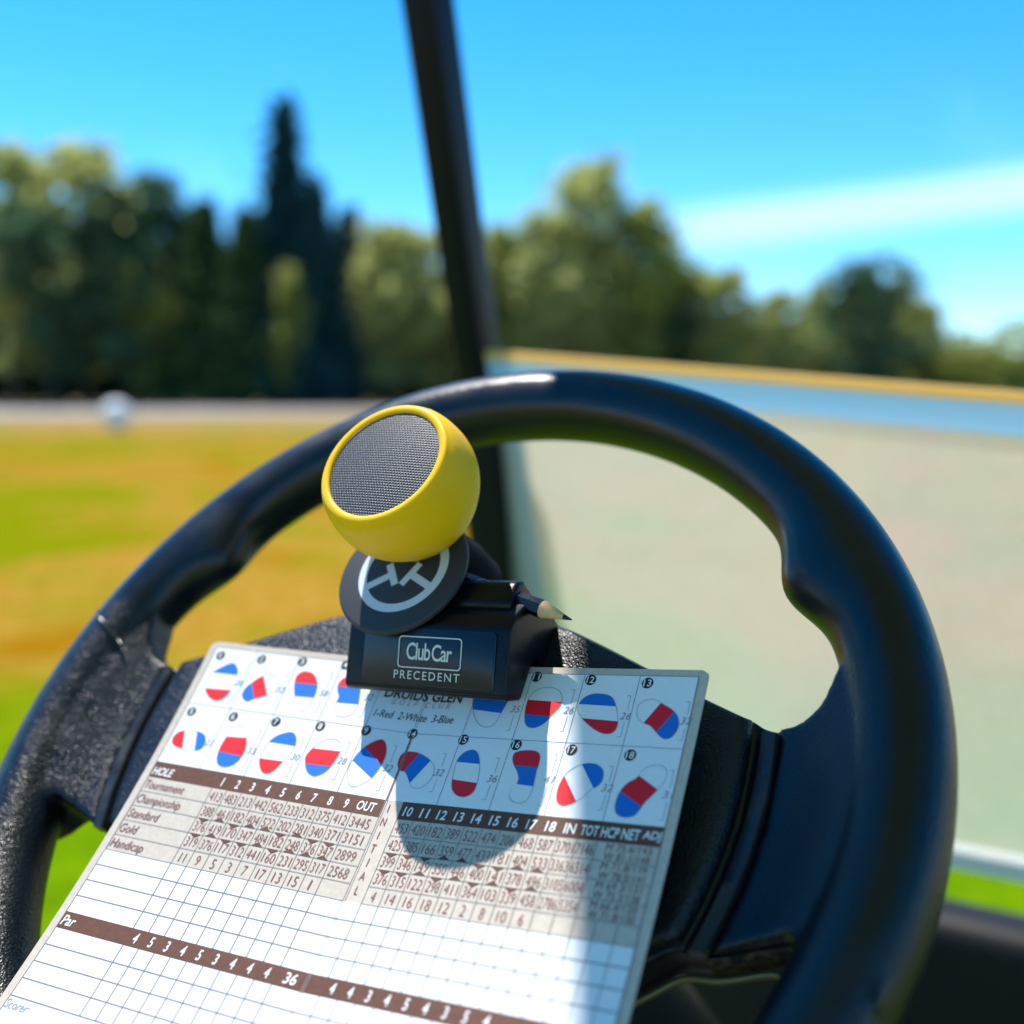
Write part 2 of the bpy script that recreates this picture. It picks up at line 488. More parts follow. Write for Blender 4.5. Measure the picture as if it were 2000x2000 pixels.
def leather(name, base, rough, strength, scale=720, dist=.00034, attr=False, spec=.5):
    m = mat(name, base, rough, spec); t = NT(m)
    co = t.n('ShaderNodeTexCoord').outputs['Object']
    wv = t.n('ShaderNodeTexNoise'); wv.inputs['Scale'].default_value = 260; wv.inputs['Detail'].default_value = 2
    t.l(co, wv.inputs['Vector'])
    sc = t.n('ShaderNodeVectorMath', operation='SCALE'); t.l(wv.outputs['Color'], sc.inputs[0]); sc.inputs['Scale'].default_value = .0013
    ad = t.n('ShaderNodeVectorMath', operation='ADD'); t.l(co, ad.inputs[0]); t.l(sc.outputs[0], ad.inputs[1])
    v = t.n('ShaderNodeTexVoronoi', feature='SMOOTH_F1'); v.inputs['Scale'].default_value = scale; v.inputs['Smoothness'].default_value = .6
    t.l(ad.outputs[0], v.inputs['Vector'])
    h = t.math('ADD', t.math('MULTIPLY', v.outputs['Distance'], -1.0), t.math('MULTIPLY', t.noise(1900, 3, vec=co), .35))
    b = t.n('ShaderNodeBump'); b.inputs['Distance'].default_value = dist
    if attr:
        at = t.n('ShaderNodeAttribute', attribute_name='grain')
        t.l(t.math('MULTIPLY', at.outputs['Fac'], strength), b.inputs['Strength'])
    else: b.inputs['Strength'].default_value = strength
    t.l(h, b.inputs['Height']); t.l(b.outputs[0], t.b.inputs['Normal'])
    dust = t.ramp(t.noise(45, 5, vec=co, rough=.65), .5, .85, 0, .06)
    t.l(t.mix(dust, base, (.10, .11, .12)), t.b.inputs['Base Color'])
    t.l(t.ramp(t.noise(60, 3, vec=co), .2, .8, rough - .06, rough + .08), t.b.inputs['Roughness'])
    return m
frame_mat = leather('moulded_grip', (.002, .006, .012), .32, .65, scale=1450, attr=True)
pad_mat = leather('grained_pad', (.005, .008, .014), .33, .8, scale=1350)

# steering wheel: rim swept round, hub and spokes as a plate, fused into one moulding
def spline(xs, ys):
    xs, ys = np.array(xs, float), np.array(ys, float)
    d = np.gradient(ys, xs)
    def f(x):
        x = np.clip(np.asarray(x, float), xs[0], xs[-1]); i = np.clip(np.searchsorted(xs, x) - 1, 0, len(xs) - 2)
        h = xs[i + 1] - xs[i]; u = (x - xs[i]) / h
        return (2*u**3 - 3*u**2 + 1)*ys[i] + (u**3 - 2*u**2 + u)*h*d[i] + (-2*u**3 + 3*u**2)*ys[i+1] + (u**3 - u**2)*h*d[i+1]
    return f
y_up = spline([0, .03, .05, .06, .082, .106, .122, .129, .135, .1395, .142, .150, .167], [.0605, .057, .0520, .0482, .0392, .0292, .0240, .0232, .0265, .0325, .041, .050, .050])
y_lo = spline([0, .05, .085, .1, .108, .1185, .1345, .142, .148, .167], [-.088, -.082, -.066, -.0545, -.0485, -.0468, -.0415, -.0405, -.047, -.056])
seam = lambda y: .1208 - 3.4 * (y - .004) ** 2
RC, RHO = .163, .0150
rim_v, rim_f = [], []
NT_, NP_ = 360, 28
for i in range(NT_):
    th = 2 * math.pi * i / NT_
    thw = (th + math.pi) % (2 * math.pi) - math.pi
    inner = RHO
    for c0 in (R_(30.5), R_(149.5)):
        inner += .0085 * math.exp(-((thw - c0) / R_(6.0)) ** 2)
    for k in range(NP_):
        a = 2 * math.pi * k / NP_
        ca, sa = math.cos(a), math.sin(a)
        rr = RC + (ca * RHO if ca > 0 else ca * inner)
        rim_v.append((rr * math.cos(th), rr * math.sin(th), sa * RHO * 1.0))
for i in range(NT_):
    for k in range(NP_):
        i2, k2 = (i + 1) % NT_, (k + 1) % NP_
        rim_f.append((i * NP_ + k, i2 * NP_ + k, i2 * NP_ + k2, i * NP_ + k2))
def h_top(x, y):
    ax = abs(x); s = seam(y)
    so = s + .0066
    if ax < s + .0001: return -.002
    if ax < so + .0005: return -.0045
    u = min(max((ax - so) / (.160 - so), 0), 1)
    return -.0005 + .0125 * (u * u * (3 - 2 * u))
def plate(xs, up, lo, ny, top, bot):
    V, F = [], []; nx = len(xs)
    for lev in (0, 1):
        for x in xs:
            a, b = float(lo(abs(x))), float(up(abs(x)))
            for j in range(ny + 1):
                y = a + (b - a) * j / ny
                V.append((x, y, top(x, y) if lev == 0 else bot(x, y)))
    n1 = nx * (ny + 1); ix = lambda l, i, j: l * n1 + i * (ny + 1) + j
    for i in range(nx - 1):
        for j in range(ny):
            F.append((ix(0, i, j), ix(0, i + 1, j), ix(0, i + 1, j + 1), ix(0, i, j + 1)))
            F.append((ix(1, i, j), ix(1, i, j + 1), ix(1, i + 1, j + 1), ix(1, i + 1, j)))
        F.append((ix(0, i, 0), ix(1, i, 0), ix(1, i + 1, 0), ix(0, i + 1, 0)))
        F.append((ix(0, i, ny), ix(0, i + 1, ny), ix(1, i + 1, ny), ix(1, i, ny)))
    for j in range(ny):
        F.append((ix(0, 0, j), ix(0, 0, j + 1), ix(1, 0, j + 1), ix(1, 0, j)))
        F.append((ix(0, nx - 1, j), ix(1, nx - 1, j), ix(1, nx - 1, j + 1), ix(0, nx - 1, j + 1)))
    return V, F
xs = np.concatenate([np.linspace(-.166, -.10, 60), np.linspace(-.099, .099, 60), np.linspace(.10, .166, 60)])
pv, pf = plate(xs, y_up, y_lo, 60, h_top, lambda x, y: -.0205 + .0105 * min(max((y + .030) / .035, 0), 1))
lv, lf = plate(np.linspace(-.03, .03, 16), lambda x: -.075, lambda x: -.158, 30, lambda x, y: -.004 + .004 * max(0, min(1, (-y - .1) / .05)), lambda x, y: -.018)
V = rim_v + pv + lv
F = rim_f + [tuple(i + len(rim_v) for i in f) for f in pf] + [tuple(i + len(rim_v) + len(pv) for i in f) for f in lf]
tmp = build('steering_wheel', V, F, frame_mat)
m1 = tmp.modifiers.new('r', 'REMESH'); m1.mode = 'VOXEL'; m1.voxel_size = .00115
m2 = tmp.modifiers.new('s', 'SMOOTH'); m2.iterations = 7; m2.factor = .5
dg = bpy.context.evaluated_depsgraph_get()
ev = tmp.evaluated_get(dg).to_mesh()
nv = len(ev.vertices)
co = np.empty(nv * 3); ev.vertices.foreach_get('co', co); co = co.reshape(-1, 3)
no = np.empty(nv * 3); ev.vertices.foreach_get('normal', no); no = no.reshape(-1, 3)
nl = len(ev.loops); lv_ = np.empty(nl, np.int32); ev.loops.foreach_get('vertex_index', lv_)
npoly = len(ev.polygons); ls = np.empty(npoly, np.int32); lt = np.empty(npoly, np.int32)
ev.polygons.foreach_get('loop_start', ls); ev.polygons.foreach_get('loop_total', lt)
quads = [lv_[a:a + b] for a, b in zip(ls, lt)]
tmp.evaluated_get(dg).to_mesh_clear()
bpy.data.objects.remove(tmp)
cen = np.array([co[q].mean(0) for q in quads])
rad = np.hypot(cen[:, 0], cen[:, 1])
in_plate = (np.abs(cen[:, 0]) > np.array([seam(y) + .0035 for y in cen[:, 1]])) & (cen[:, 1] > -.062) & (cen[:, 1] < .05)
zone = np.where(rad > .150, 0, np.where(in_plate & (rad > .10), np.where(cen[:, 0] < 0, 2, 3), np.where(rad > .1385, 0, 1)))
wm3 = np.array(WM.to_3x3())
def piece(z, name, parent):
    idx = [i for i in range(npoly) if zone[i] == z]
    used = np.unique(np.concatenate([quads[i] for i in idx])); rm = -np.ones(nv, np.int64); rm[used] = np.arange(len(used))
    cw = co[used] @ wm3.T + np.array(WM.translation)
    o = build(name, cw, [rm[quads[i]] for i in idx], frame_mat, None)
    th = np.degrees(np.arctan2(co[used][:, 1], np.abs(co[used][:, 0])))
    r_ = np.hypot(co[used][:, 0], co[used][:, 1])
    # grips at ten and two are smooth, the lower part of the moulding is grained
    gr = np.clip((17 - th) / 2.5, 0, 1) * 0.95 + .12
    gr = np.where((co[used][:, 0] > 0), gr * .6, gr)
    at = o.data.attributes.new('grain', 'FLOAT', 'POINT'); at.data.foreach_set('value', gr.astype(np.float32))
    o.data.normals_split_custom_set_from_vertices([tuple(q) for q in (no[used] @ wm3.T)])
    attach(o, parent)
    return o
wheel = piece(0, 'steering_wheel', cart_root)
wheel['label'] = 'black moulded steering wheel rim with thumb grips'
piece(1, 'hub', wheel)
piece(2, 'spoke', wheel); piece(3, 'spoke', wheel)

# grained centre pad
pxs = np.linspace(-1, 1, 90)
def pad():
    V, F = [], []; ny, nx = 60, 110
    for lev in (0, 1):
        for j in range(ny + 1):
            for i in range(nx + 1):
                u = -1 + 2 * i / nx
                yy0, yy1 = -.083, .060
                # rows follow the seam; the top and bottom follow the hub outline
                v = j / ny
                x = u * .1205
                for _ in range(3):
                    a, b = float(y_lo(abs(x))) + .0016, float(y_up(abs(x))) - .0010
                    y = a + (b - a) * v
                    x = u * (seam(max(min(y, .03), -.052)) - .0016)
                e = min(min(1 - abs(u), 1) * .11 / .0035, min(v, 1 - v) * (b - a) / .0035, 1)
                hh = .0024 - .0032 * (1 - math.sqrt(max(0, 1 - (1 - e) ** 2))) + .0012 * math.cos(u * 1.5)
                V.append((x, y, hh if lev == 0 else -.010))
    n1 = (nx + 1) * (ny + 1); ix = lambda l, i, j: l * n1 + j * (nx + 1) + i
    for j in range(ny):
        for i in range(nx):
            F.append((ix(0, i, j), ix(0, i + 1, j), ix(0, i + 1, j + 1), ix(0, i, j + 1)))
            F.append((ix(1, i, j), ix(1, i, j + 1), ix(1, i + 1, j + 1), ix(1, i + 1, j)))
    for i in range(nx):
        F.append((ix(0, i, 0), ix(1, i, 0), ix(1, i + 1, 0), ix(0, i + 1, 0)))
        F.append((ix(0, i, ny), ix(0, i + 1, ny), ix(1, i + 1, ny), ix(1, i, ny)))
    for j in range(ny):
        F.append((ix(0, 0, j), ix(0, 0, j + 1), ix(1, 0, j + 1), ix(1, 0, j)))
        F.append((ix(0, nx, j), ix(1, nx, j), ix(1, nx, j + 1), ix(0, nx, j + 1)))
    return V, F
V, F = pad()
build('hub_pad', xf(WM, V), F, pad_mat, wheel)

# smooth trim strip beside the pad, one on each spoke
trim_mat = mat('smooth_trim', (.020, .024, .030), .34, .5); t = NT(trim_mat)
t.l(t.ramp(t.noise(140, 4), .3, .75, .26, .5), t.b.inputs['Roughness'])
t.l(t.mix(t.ramp(t.noise(90, 5), .5, .75, 0, .5), (.018, .022, .028), (.05, .055, .06)), t.b.inputs['Base Color'])
for sgn in (-1, 1):
    V, F = [], []; n = 40
    prof = [(0.0014, -.0055), (.0014, -.0008), (.0020, -.0001), (.0059, -.0001), (.0064, -.0007), (.0064, -.0055)]
    for j in range(n + 1):
        y = -.0475 + (.0205 + .0475) * j / n
        for dx, z in prof: V.append((sgn * (seam(y) + dx), y, z + .0002))
    k = len(prof)
    for j in range(n):
        for i in range(k - 1): F.append((j * k + i, j * k + i + 1, (j + 1) * k + i + 1, (j + 1) * k + i))
    F += [tuple(range(k)), tuple(n * k + i for i in range(k))]
    build('trim_strip', xf(WM, V), F, trim_mat, wheel, sharp=50)
# raised parting ridge where the smooth grip ends
ridge_mat = mat('grip_ridge', (.03, .032, .035), .22, .6)
for sgn in (-1,):
    pts = []
    for u in np.linspace(0, 1, 14):
        r = .1475 + (.172 - .1475) * u; a = R_(9.5 + 3.2 * u)
        hh = math.sqrt(max(RHO ** 2 - (r - RC) ** 2, 0)) + .0001
        hh = max(hh, .010)
        pts.append((sgn * r * math.cos(a), r * math.sin(a), hh))
    tube('grip_seam', xf(WM, pts), [.0004 + .0007 * math.sin(math.pi * u) for u in np.linspace(0, 1, 14)], ridge_mat, wheel, 8)
# scuffed, brass-coloured wear under the right spoke
wear = mat('worn_edge', (.10, .055, .03), .7, .3); t = NT(wear)
bp = t.n('ShaderNodeBump'); bp.inputs['Strength'].default_value = .6; bp.inputs['Distance'].default_value = .0006
t.l(t.noise(500, 5), bp.inputs['Height']); t.l(bp.outputs[0], t.b.inputs['Normal'])
t.l(t.mix(t.ramp(t.noise(380, 4), .4, .65), (.02, .012, .010), (.15, .08, .045)), t.b.inputs['Base Color'])
V, F = [], []
n = 24
for i in range(n + 1):
    x = .1175 + .024 * i / n
    y = float(y_lo(x)) - .0009
    for dz in (-.0045, -.016): V.append((x, y - (.0004 if dz < -.01 else 0), dz + .004 * max(0, (x - .13) / .02)))
for i in range(n): F.append((2 * i, 2 * i + 1, 2 * i + 3, 2 * i + 2))
o = build('worn_edge', xf(WM, V), F, wear, None)
mod = o.modifiers.new('t', 'SOLIDIFY'); mod.thickness = .0006
attach(o, wheel)
brass = mat('brass_wire', (.42, .30, .12), .45, .5, .6)
pts = []
for u in np.linspace(0, 1, 18):
    x = .092 + (.139 - .092) * u
    pts.append((x, float(y_lo(x)) - .0022 - .004 * max(0, (u - .85) / .15) ** 2, -.0175))
tube('horn_wire', xf(WM, pts), .0011, brass, wheel, 8)

# steering column, dash, cowl, floor
q0 = WM @ Vector((0, 0, -.016)); q1 = WM @ Vector((0, 0, -.62))
tube('steering_column', [q0, q0.lerp(q1, .12), q0.lerp(q1, .14), q1], [.05, .045, .030, .030], black_plastic, cart_root, 24)
dash_mat = mat('dash_plastic', (.007, .006, .007), .55, .3); t = NT(dash_mat)
bp = t.n('ShaderNodeBump'); bp.inputs['Strength'].default_value = .4; bp.inputs['Distance'].default_value = .0006
t.l(t.noise(700, 3), bp.inputs['Height']); t.l(bp.outputs[0], t.b.inputs['Normal'])
frombm('dashboard', extrude_profile([(.105, -.412), (.155, -.410), (.245, -.485), (.245, -.80), (.105, -.80)], .03, 1.16, .018, 5, CM), dash_mat, cart_root)
cowl_mat = mat('cowl_paint', (.02, .05, .03), .3, .5)
frombm('front_cowl', extrude_profile([(.247, -.56), (.42, -.60), (.62, -.70), (.66, -.86), (.247, -.86)], .0, 1.19, .03, 5, CM), cowl_mat, cart_root)
frombm('floor_pan', extrude_profile([(-1.3, -.90), (.5, -.90), (.5, -.862), (-1.3, -.862)], .0, 1.19, .006, 2, CM), dash_mat, cart_root)

# front strut: rectangular tube from the cowl up to the roof
strut_mat = mat('black_paint', (.003, .005, .014), .38, .2)
def bar(name, p0, p1, w0, w1, d0, d1, m, parent, side=CR):
    P0, P1 = Vector(p0), Vector(p1); t_ = (P1 - P0).normalized(); a = (side - t_ * side.dot(t_)).normalized(); b = t_.cross(a)
    bm = bmesh.new(); R0, R1 = [], []
    for (P, w, d, R) in ((P0, w0, d0, R0), (P1, w1, d1, R1)):
        for sx, sy in ((-1, -1), (1, -1), (1, 1), (-1, 1)): R.append(bm.verts.new(P + a * sx * w / 2 + b * sy * d / 2))
    bm.faces.new(R0); bm.faces.new(R1[::-1])
    for i in range(4): bm.faces.new((R0[i], R1[i], R1[(i + 1) % 4], R0[(i + 1) % 4]))
    bmesh.ops.bevel(bm, geom=list(bm.edges), offset=min(w0, w1) * .22, segments=4, profile=.5, affect='EDGES')
    return frombm(name, bm, m, parent)
def at_px(px, py, Y):                                             # helper used only to measure the strut
    d = Vector(((px - 1000) / 2120, 1, -(py - 1000) / 2120)); d.rotate(Matrix.Rotation(-PITCH, 3, 'X')); return CAM + d * (Y / d.y)
sb = at_px(936, 725, .90); st_ = at_px(839, 25, .84)
sdir = (st_ - sb).normalized()
stop = sb + sdir * ((CZ + .752 - sb.z) / sdir.z)
foot = sb - sdir * .36
bar('front_strut', sb - sdir * .05, stop, .0275, .033, .035, .035, strut_mat, cart_root)
bar('strut_foot', foot - sdir * .22, sb - sdir * .045, .064, .052, .05, .042, strut_mat, cart_root)
# windscreen (lower half), scuffed clear acrylic
wsm = bpy.data.materials.new('scuffed_acrylic'); wsm.use_nodes = True; t = NT(wsm); t.t.nodes.remove(t.b)
tr = t.n('ShaderNodeBsdfTransparent'); tr.inputs['Color'].default_value = (.97, .98, .97, 1)
tl = t.n('ShaderNodeBsdfTranslucent'); tl.inputs['Color'].default_value = (.95, .86, .76, 1)
df = t.n('ShaderNodeBsdfDiffuse'); df.inputs['Color'].default_value = (.85, .83, .80, 1)
gl = t.n('ShaderNodeBsdfGlossy'); gl.inputs['Roughness'].default_value = .08
a1 = t.n('ShaderNodeMixShader'); a1.inputs[0].default_value = .25
t.l(tl.outputs[0], a1.inputs[1]); t.l(df.outputs[0], a1.inputs[2])
a2 = t.n('ShaderNodeMixShader')
scr = t.noise(7, 6, rough=.6)
mp = t.n('ShaderNodeMapping'); mp.inputs['Scale'].default_value = (1.0, 1.0, .04); mp.inputs['Rotation'].default_value = (0, 0, .2)
t.l(t.n('ShaderNodeTexCoord').outputs['Object'], mp.inputs['Vector'])
scr = t.noise(40, 6, rough=.75)
pn = t.noise(2.2, 3)
t.l(t.mix(t.ramp(pn, .35, .65), (1.0, .81, .76), (.90, .91, .74)), tl.inputs['Color'])
t.l(t.math('ADD', t.ramp(scr, .3, .75, .0, .06), t.ramp(t.noise(1.6, 4), .35, .65, .34, .46)), a2.inputs[0])
t.l(tr.outputs[0], a2.inputs[1]); t.l(a1.outputs[0], a2.inputs[2])
a3 = t.n('ShaderNodeMixShader'); a3.inputs[0].default_value = .04
t.l(a2.outputs[0], a3.inputs[1]); t.l(gl.outputs[0], a3.inputs[2])
t.l(a3.outputs[0], t.o.inputs['Surface'])
W0, W1 = .019, 1.10
def ws_top(l): return .033 - .085 * l                             # the top edge drops to the right
def ws_pt(l, z, dz=0): return cart(l, -.02 + (.05 - z) * .22, z)
def slab(name, l0, l1, z0f, z1f, th, m, parent, nseg=12, bev=0):
    V, F = [], []
    nrm = (CF + Vector((0, 0, .22))).normalized() * th / 2
    for i in range(nseg + 1):
        l = l0 + (l1 - l0) * i / nseg
        a, b = ws_pt(l, z0f(l)), ws_pt(l, z1f(l))
        V += [a - nrm, b - nrm, b + nrm, a + nrm]
    for i in range(nseg):
        for k in range(4):
            k2 = (k + 1) % 4
            F.append((4 * i + k, 4 * i + k2, 4 * i + 4 + k2, 4 * i + 4 + k))
    F += [(0, 1, 2, 3), (4 * nseg + 3, 4 * nseg + 2, 4 * nseg + 1, 4 * nseg)]
    return build(name, V, F, m, parent, smooth=False)
WSB = -.333
ws = slab('windscreen', W0, W1, lambda l: WSB, lambda l: ws_top(l) - .026, .004, wsm, cart_root)
ws['label'] = 'half-height scuffed clear windscreen'
amber = bpy.data.materials.new('painted_edge_glow'); amber.use_nodes = True; t = NT(amber)  # amber colour paints the sunlit glow of the panel's top edge
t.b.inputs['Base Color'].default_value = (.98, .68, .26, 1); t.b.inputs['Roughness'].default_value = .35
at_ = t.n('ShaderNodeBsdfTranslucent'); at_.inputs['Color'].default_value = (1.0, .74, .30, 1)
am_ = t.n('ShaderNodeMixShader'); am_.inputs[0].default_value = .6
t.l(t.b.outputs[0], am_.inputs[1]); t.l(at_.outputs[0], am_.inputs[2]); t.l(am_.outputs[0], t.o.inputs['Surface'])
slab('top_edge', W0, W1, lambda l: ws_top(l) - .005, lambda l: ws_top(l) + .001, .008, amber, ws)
hm = bpy.data.materials.new('painted_reflection'); hm.use_nodes = True; t = NT(hm); t.t.nodes.remove(t.b)  # pale blue paints a reflection below the top edge
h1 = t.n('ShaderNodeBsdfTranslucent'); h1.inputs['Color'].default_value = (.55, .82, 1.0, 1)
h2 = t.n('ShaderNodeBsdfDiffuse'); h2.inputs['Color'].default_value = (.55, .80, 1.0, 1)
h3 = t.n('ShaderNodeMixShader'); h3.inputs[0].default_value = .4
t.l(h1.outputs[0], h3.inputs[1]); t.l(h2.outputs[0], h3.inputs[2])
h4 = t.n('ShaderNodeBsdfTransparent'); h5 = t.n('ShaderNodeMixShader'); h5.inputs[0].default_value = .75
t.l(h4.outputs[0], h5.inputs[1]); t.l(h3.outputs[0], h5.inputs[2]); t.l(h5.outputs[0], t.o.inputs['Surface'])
slab('reflection_strip', W0, W1, lambda l: ws_top(l) - .026, lambda l: ws_top(l) - .005, .006, hm, ws)  # added strip that carries the painted reflection
slab('bottom_glare', W0, W1, lambda l: WSB - .014, lambda l: WSB, .010, white_paint, ws)  # white strip added to paint the glare along the lower edge
# roof: a canopy above the frame; its left edge throws the shade on the right of the wheel
roof_mat = mat('canopy', (.62, .58, .52), .7, .2)
ed = Vector((-.2255, .6885, CZ + .752)); edd = Vector((.331, .9437, 0)).normalized()
bm = bmesh.new()
lo = [ed + edd * .34, ed + edd * .34 + CR * 1.25 - CF * .02, ed - edd * 1.25 + CR * 1.35, ed - edd * 1.25]
vb = [bm.verts.new(p) for p in lo]; vt = [bm.verts.new(p + Vector((0, 0, .05))) for p in lo]
bm.faces.new(vb); bm.faces.new(vt[::-1])
for i in range(4): bm.faces.new((vb[i], vt[i], vt[(i + 1) % 4], vb[(i + 1) % 4]))
bmesh.ops.bevel(bm, geom=list(bm.edges), offset=.015, segments=4, profile=.5, affect='EDGES')
frombm('roof', bm, roof_mat, cart_root)

# ------------------------------------------------------------------ clip-on holder on the hub
HF = WM0 @ Matrix.Translation((.0133, .0216, 0)) @ Matrix.Rotation(R_(4.6), 4, 'Z')
gloss_black = mat('gloss_black', (.003, .004, .007), .34, .28); t = NT(gloss_black)
t.l(t.ramp(t.noise(160, 5, rough=.7), .35, .8, .30, .48), t.b.inputs['Roughness'])
# profile in (y, h): y runs up the wheel, the notch at the lower back grips the card
prof = [(-.0050, .0112), (-.0100, .0192), (-.0096, .0214), (.0092, .0320), (.015, .0312), (.024, .0262), (.030, .0200), (.0310, .0160), (.0310, .0010), (.0125, .0010), (.0118, .0112)]
holder = frombm('card_holder', extrude_profile(prof, -.0325, .0305, .0032, 4, HF), gloss_black, cart_root)
holder['label'] = 'black clip-on card holder with its maker\'s plate'
# name plate, let into the sloping face
sl = math.atan2(.0115, .0190)
PLM = HF @ Matrix.Translation((0.0005, -.0001, .02640)) @ Matrix.Rotation(sl, 4, 'X')
plate_mat = mat('navy_plate', (.004, .010, .028), .30, .5); t = NT(plate_mat)
t.l(t.mix(t.ramp(t.noise(420, 5, rough=.7), .62, .74, 0, .35), (.004, .011, .030), (.05, .09, .14)), t.b.inputs['Base Color'])
def rounded(w, h, r, n=6):
    pts = []
    for cx, cy, a0 in ((w - r, h - r, 0), (-w + r, h - r, 90), (-w + r, -h + r, 180), (w - r, -h + r, 270)):
        for k in range(n + 1):
            a = R_(a0 + 90 * k / n); pts.append((cx + r * math.cos(a), cy + r * math.sin(a)))
    return pts
def prism(name, pts, z0, z1, M, m, parent, bev=.0002):
    bm = bmesh.new(); a = [bm.verts.new((x, y, z0)) for x, y in pts]; b = [bm.verts.new((x, y, z1)) for x, y in pts]
    n = len(pts); bm.faces.new(a[::-1]); top = bm.faces.new(b)
    for i in range(n): bm.faces.new((a[i], a[(i + 1) % n], b[(i + 1) % n], b[i]))
    if bev: bmesh.ops.bevel(bm, geom=list(top.edges), offset=bev, segments=2, profile=.5, affect='EDGES')
    bmesh.ops.transform(bm, matrix=M, verts=bm.verts)
    return frombm(name, bm, m, parent)
prism('name_plate', rounded(.0256, .0094, .0014), -.0006, .0008, PLM, plate_mat, holder)

# text as thin ink geometry
_tc = {}
def glyphs(s, bold=0., shear=0., space=1.0):
    k = (s, bold, shear, space)
    if k in _tc: return _tc[k]
    c = bpy.data.curves.new('t', 'FONT'); c.body = s; c.size = 1; c.resolution_u = 3
    c.offset = bold; c.shear = shear; c.space_character = space; c.fill_mode = 'FRONT'
    o = bpy.data.objects.new('t', c)
    me = o.to_mesh()
    V = np.array([v.co[:2] for v in me.vertices]) if len(me.vertices) else np.zeros((0, 2))
    F = [tuple(p.vertices) for p in me.polygons]
    o.to_mesh_clear(); bpy.data.objects.remove(o); bpy.data.curves.remove(c)
    _tc[k] = (V, F); return V, F
def fit_text(s, cx, cy, width, height, bold=0., shear=0., space=1.0, align='C', ref=None):
    V, F = glyphs(s, bold, shear, space)
    if len(V) == 0: return V, F
    R0, _ = glyphs(ref or s, bold, 0., 1.0)
    x0, x1 = V[:, 0].min(), V[:, 0].max(); y0, y1 = R0[:, 1].min(), R0[:, 1].max()
    sy = height / (y1 - y0); sx = width / (x1 - x0) if width else sy * .72
    X = (V[:, 0] - x0) * sx
    X = X - X.max() / 2 + cx if align == 'C' else X + cx
    Y = (V[:, 1] - y0) * sy - height / 2 + cy
    return np.stack([X, Y], 1), F
silver_ink = mat('silver_ink', (.72, .70, .62), .35, .5)
V2, F2 = [], []
def ink(V, F, z):
    b = len(V2); V2.extend([(x, y, z) for x, y in V]); F2.extend([tuple(i + b for i in f) for f in F])
v_, f_ = fit_text('Club', -.0034, .0019, .0094, .0058, .012, 0, .88, ref='C'); ink(v_, f_, .00105)
v_, f_ = fit_text('Car', .0057, .0017, .0078, .0056, .012, 0, .88, ref='C'); ink(v_, f_, .00105)
v_, f_ = fit_text('PRECEDENT', .0002, -.0060, .0255, .0028, .004, 0, 1.25); ink(v_, f_, .00105)
A_, B_ = rounded(.0123, .0053, .0013), rounded(.0119, .0049, .0011)
n = len(A_); b = len(V2)
V2 += [(x + .0009, y + .0016, .00105) for x, y in A_ + B_]
F2 += [(b + i, b + (i + 1) % n, b + n + (i + 1) % n, b + n + i) for i in range(n)]
build('name_lettering', xf(PLM, V2), F2, silver_ink, holder, smooth=False)
# ridge that holds the pencil, and the post behind the disc
frombm('pencil_slot', extrude_profile([(.0180, .0140), (.0180, .0285), (.0200, .0308), (.0290, .0300), (.0325, .0262), (.0325, .0140)], -.0060, .0262, .0022, 3, HF), gloss_black, holder)
matt_black = mat('matt_black', (.003, .003, .005), .7, .12)
PM = WM0 @ Matrix.Translation((-.0045, .0650, 0))
lathe('mount_post', [(.0165, .002), (.0150, .014), (.0125, .022), (.0120, .0360)], PM, matt_black, holder, 48)

# ------------------------------------------------------------------ scorecard
CS = .0057
CR3 = Matrix(((0.905323591649923, 0.30523408774029603, -0.2953326024728004), (-0.424399053067842, 0.6772627936055292, -0.6009996274146032), (0.016572210387480395, 0.6694380181008368, 0.7426830425988566)))
CT = Vector((-7.432776555352792, 58.93956442237831, -23.8595671261214))
CW, KL, KR, FA, KV = 17.006319, .00086, .00045, .12518, .0045086
WNC, WCOL, WI, WC2 = 5.0457, 1.118, 1.1614, 1.1332
VT, VM, VB = -9.6566, -5.3825, -1.07
crm = np.array(CR3); ctv = np.array(CT)
def csurf(u, v):
    u = np.asarray(u, float); v = np.asarray(v, float)
    xl, zl = np.sin(KL * u) / KL, (1 - np.cos(KL * u)) / KL
    x0, z0 = np.sin(KR * u) / KR, (1 - np.cos(KR * u)) / KR
    c, s = math.cos(FA), math.sin(FA)
    X = np.where(u < 0, xl, c * x0 - s * z0); Z = np.where(u < 0, zl, s * x0 + c * z0)
    return np.stack([X, -v, Z + KV * v * v], -1)
def cpoint(u, v, h):
    P = csurf(u, v)
    e = 1e-3
    n = np.cross(csurf(np.asarray(u) + np.where(np.asarray(u) < 0, -e, e), v) - P, csurf(u, np.asarray(v) - e) - P)
    n *= np.where(np.asarray(u) < 0, -1, 1)[..., None]
    n /= np.linalg.norm(n, axis=-1)[..., None]
    return (P @ crm.T + ctv) * CS + np.array(CAM) + (n @ crm.T) * np.asarray(h)[..., None]
class Panel:
    def __init__(s): s.V = []; s.F = []; s.M = []; s.n = 0
    def add(s, uv, faces, mi, h):
        uv = np.asarray(uv, float)
        if len(uv) == 0: return
        s.V.append(cpoint(uv[:, 0], uv[:, 1], np.full(len(uv), h)))
        for f in faces: s.F.append(tuple(i + s.n for i in f)); s.M.append(mi)
        s.n += len(uv)
P0, P1 = Panel(), Panel()
PAR, WHITE, BROWN, LINE, RED, BLUE, TXT, INKW, BADGE, GREY = range(10)
def paper_mat(name, c, rough=.55, var=.06):
    m = mat(name, c, rough, .35); t = NT(m)
    k = t.ramp(t.noise(500, 4), .3, .75, 0, 1)
    t.l(t.mix(k, tuple(x * (1 - var) for x in c), tuple(min(1, x * (1 + var)) for x in c)), t.b.inputs['Base Color'])
    return m
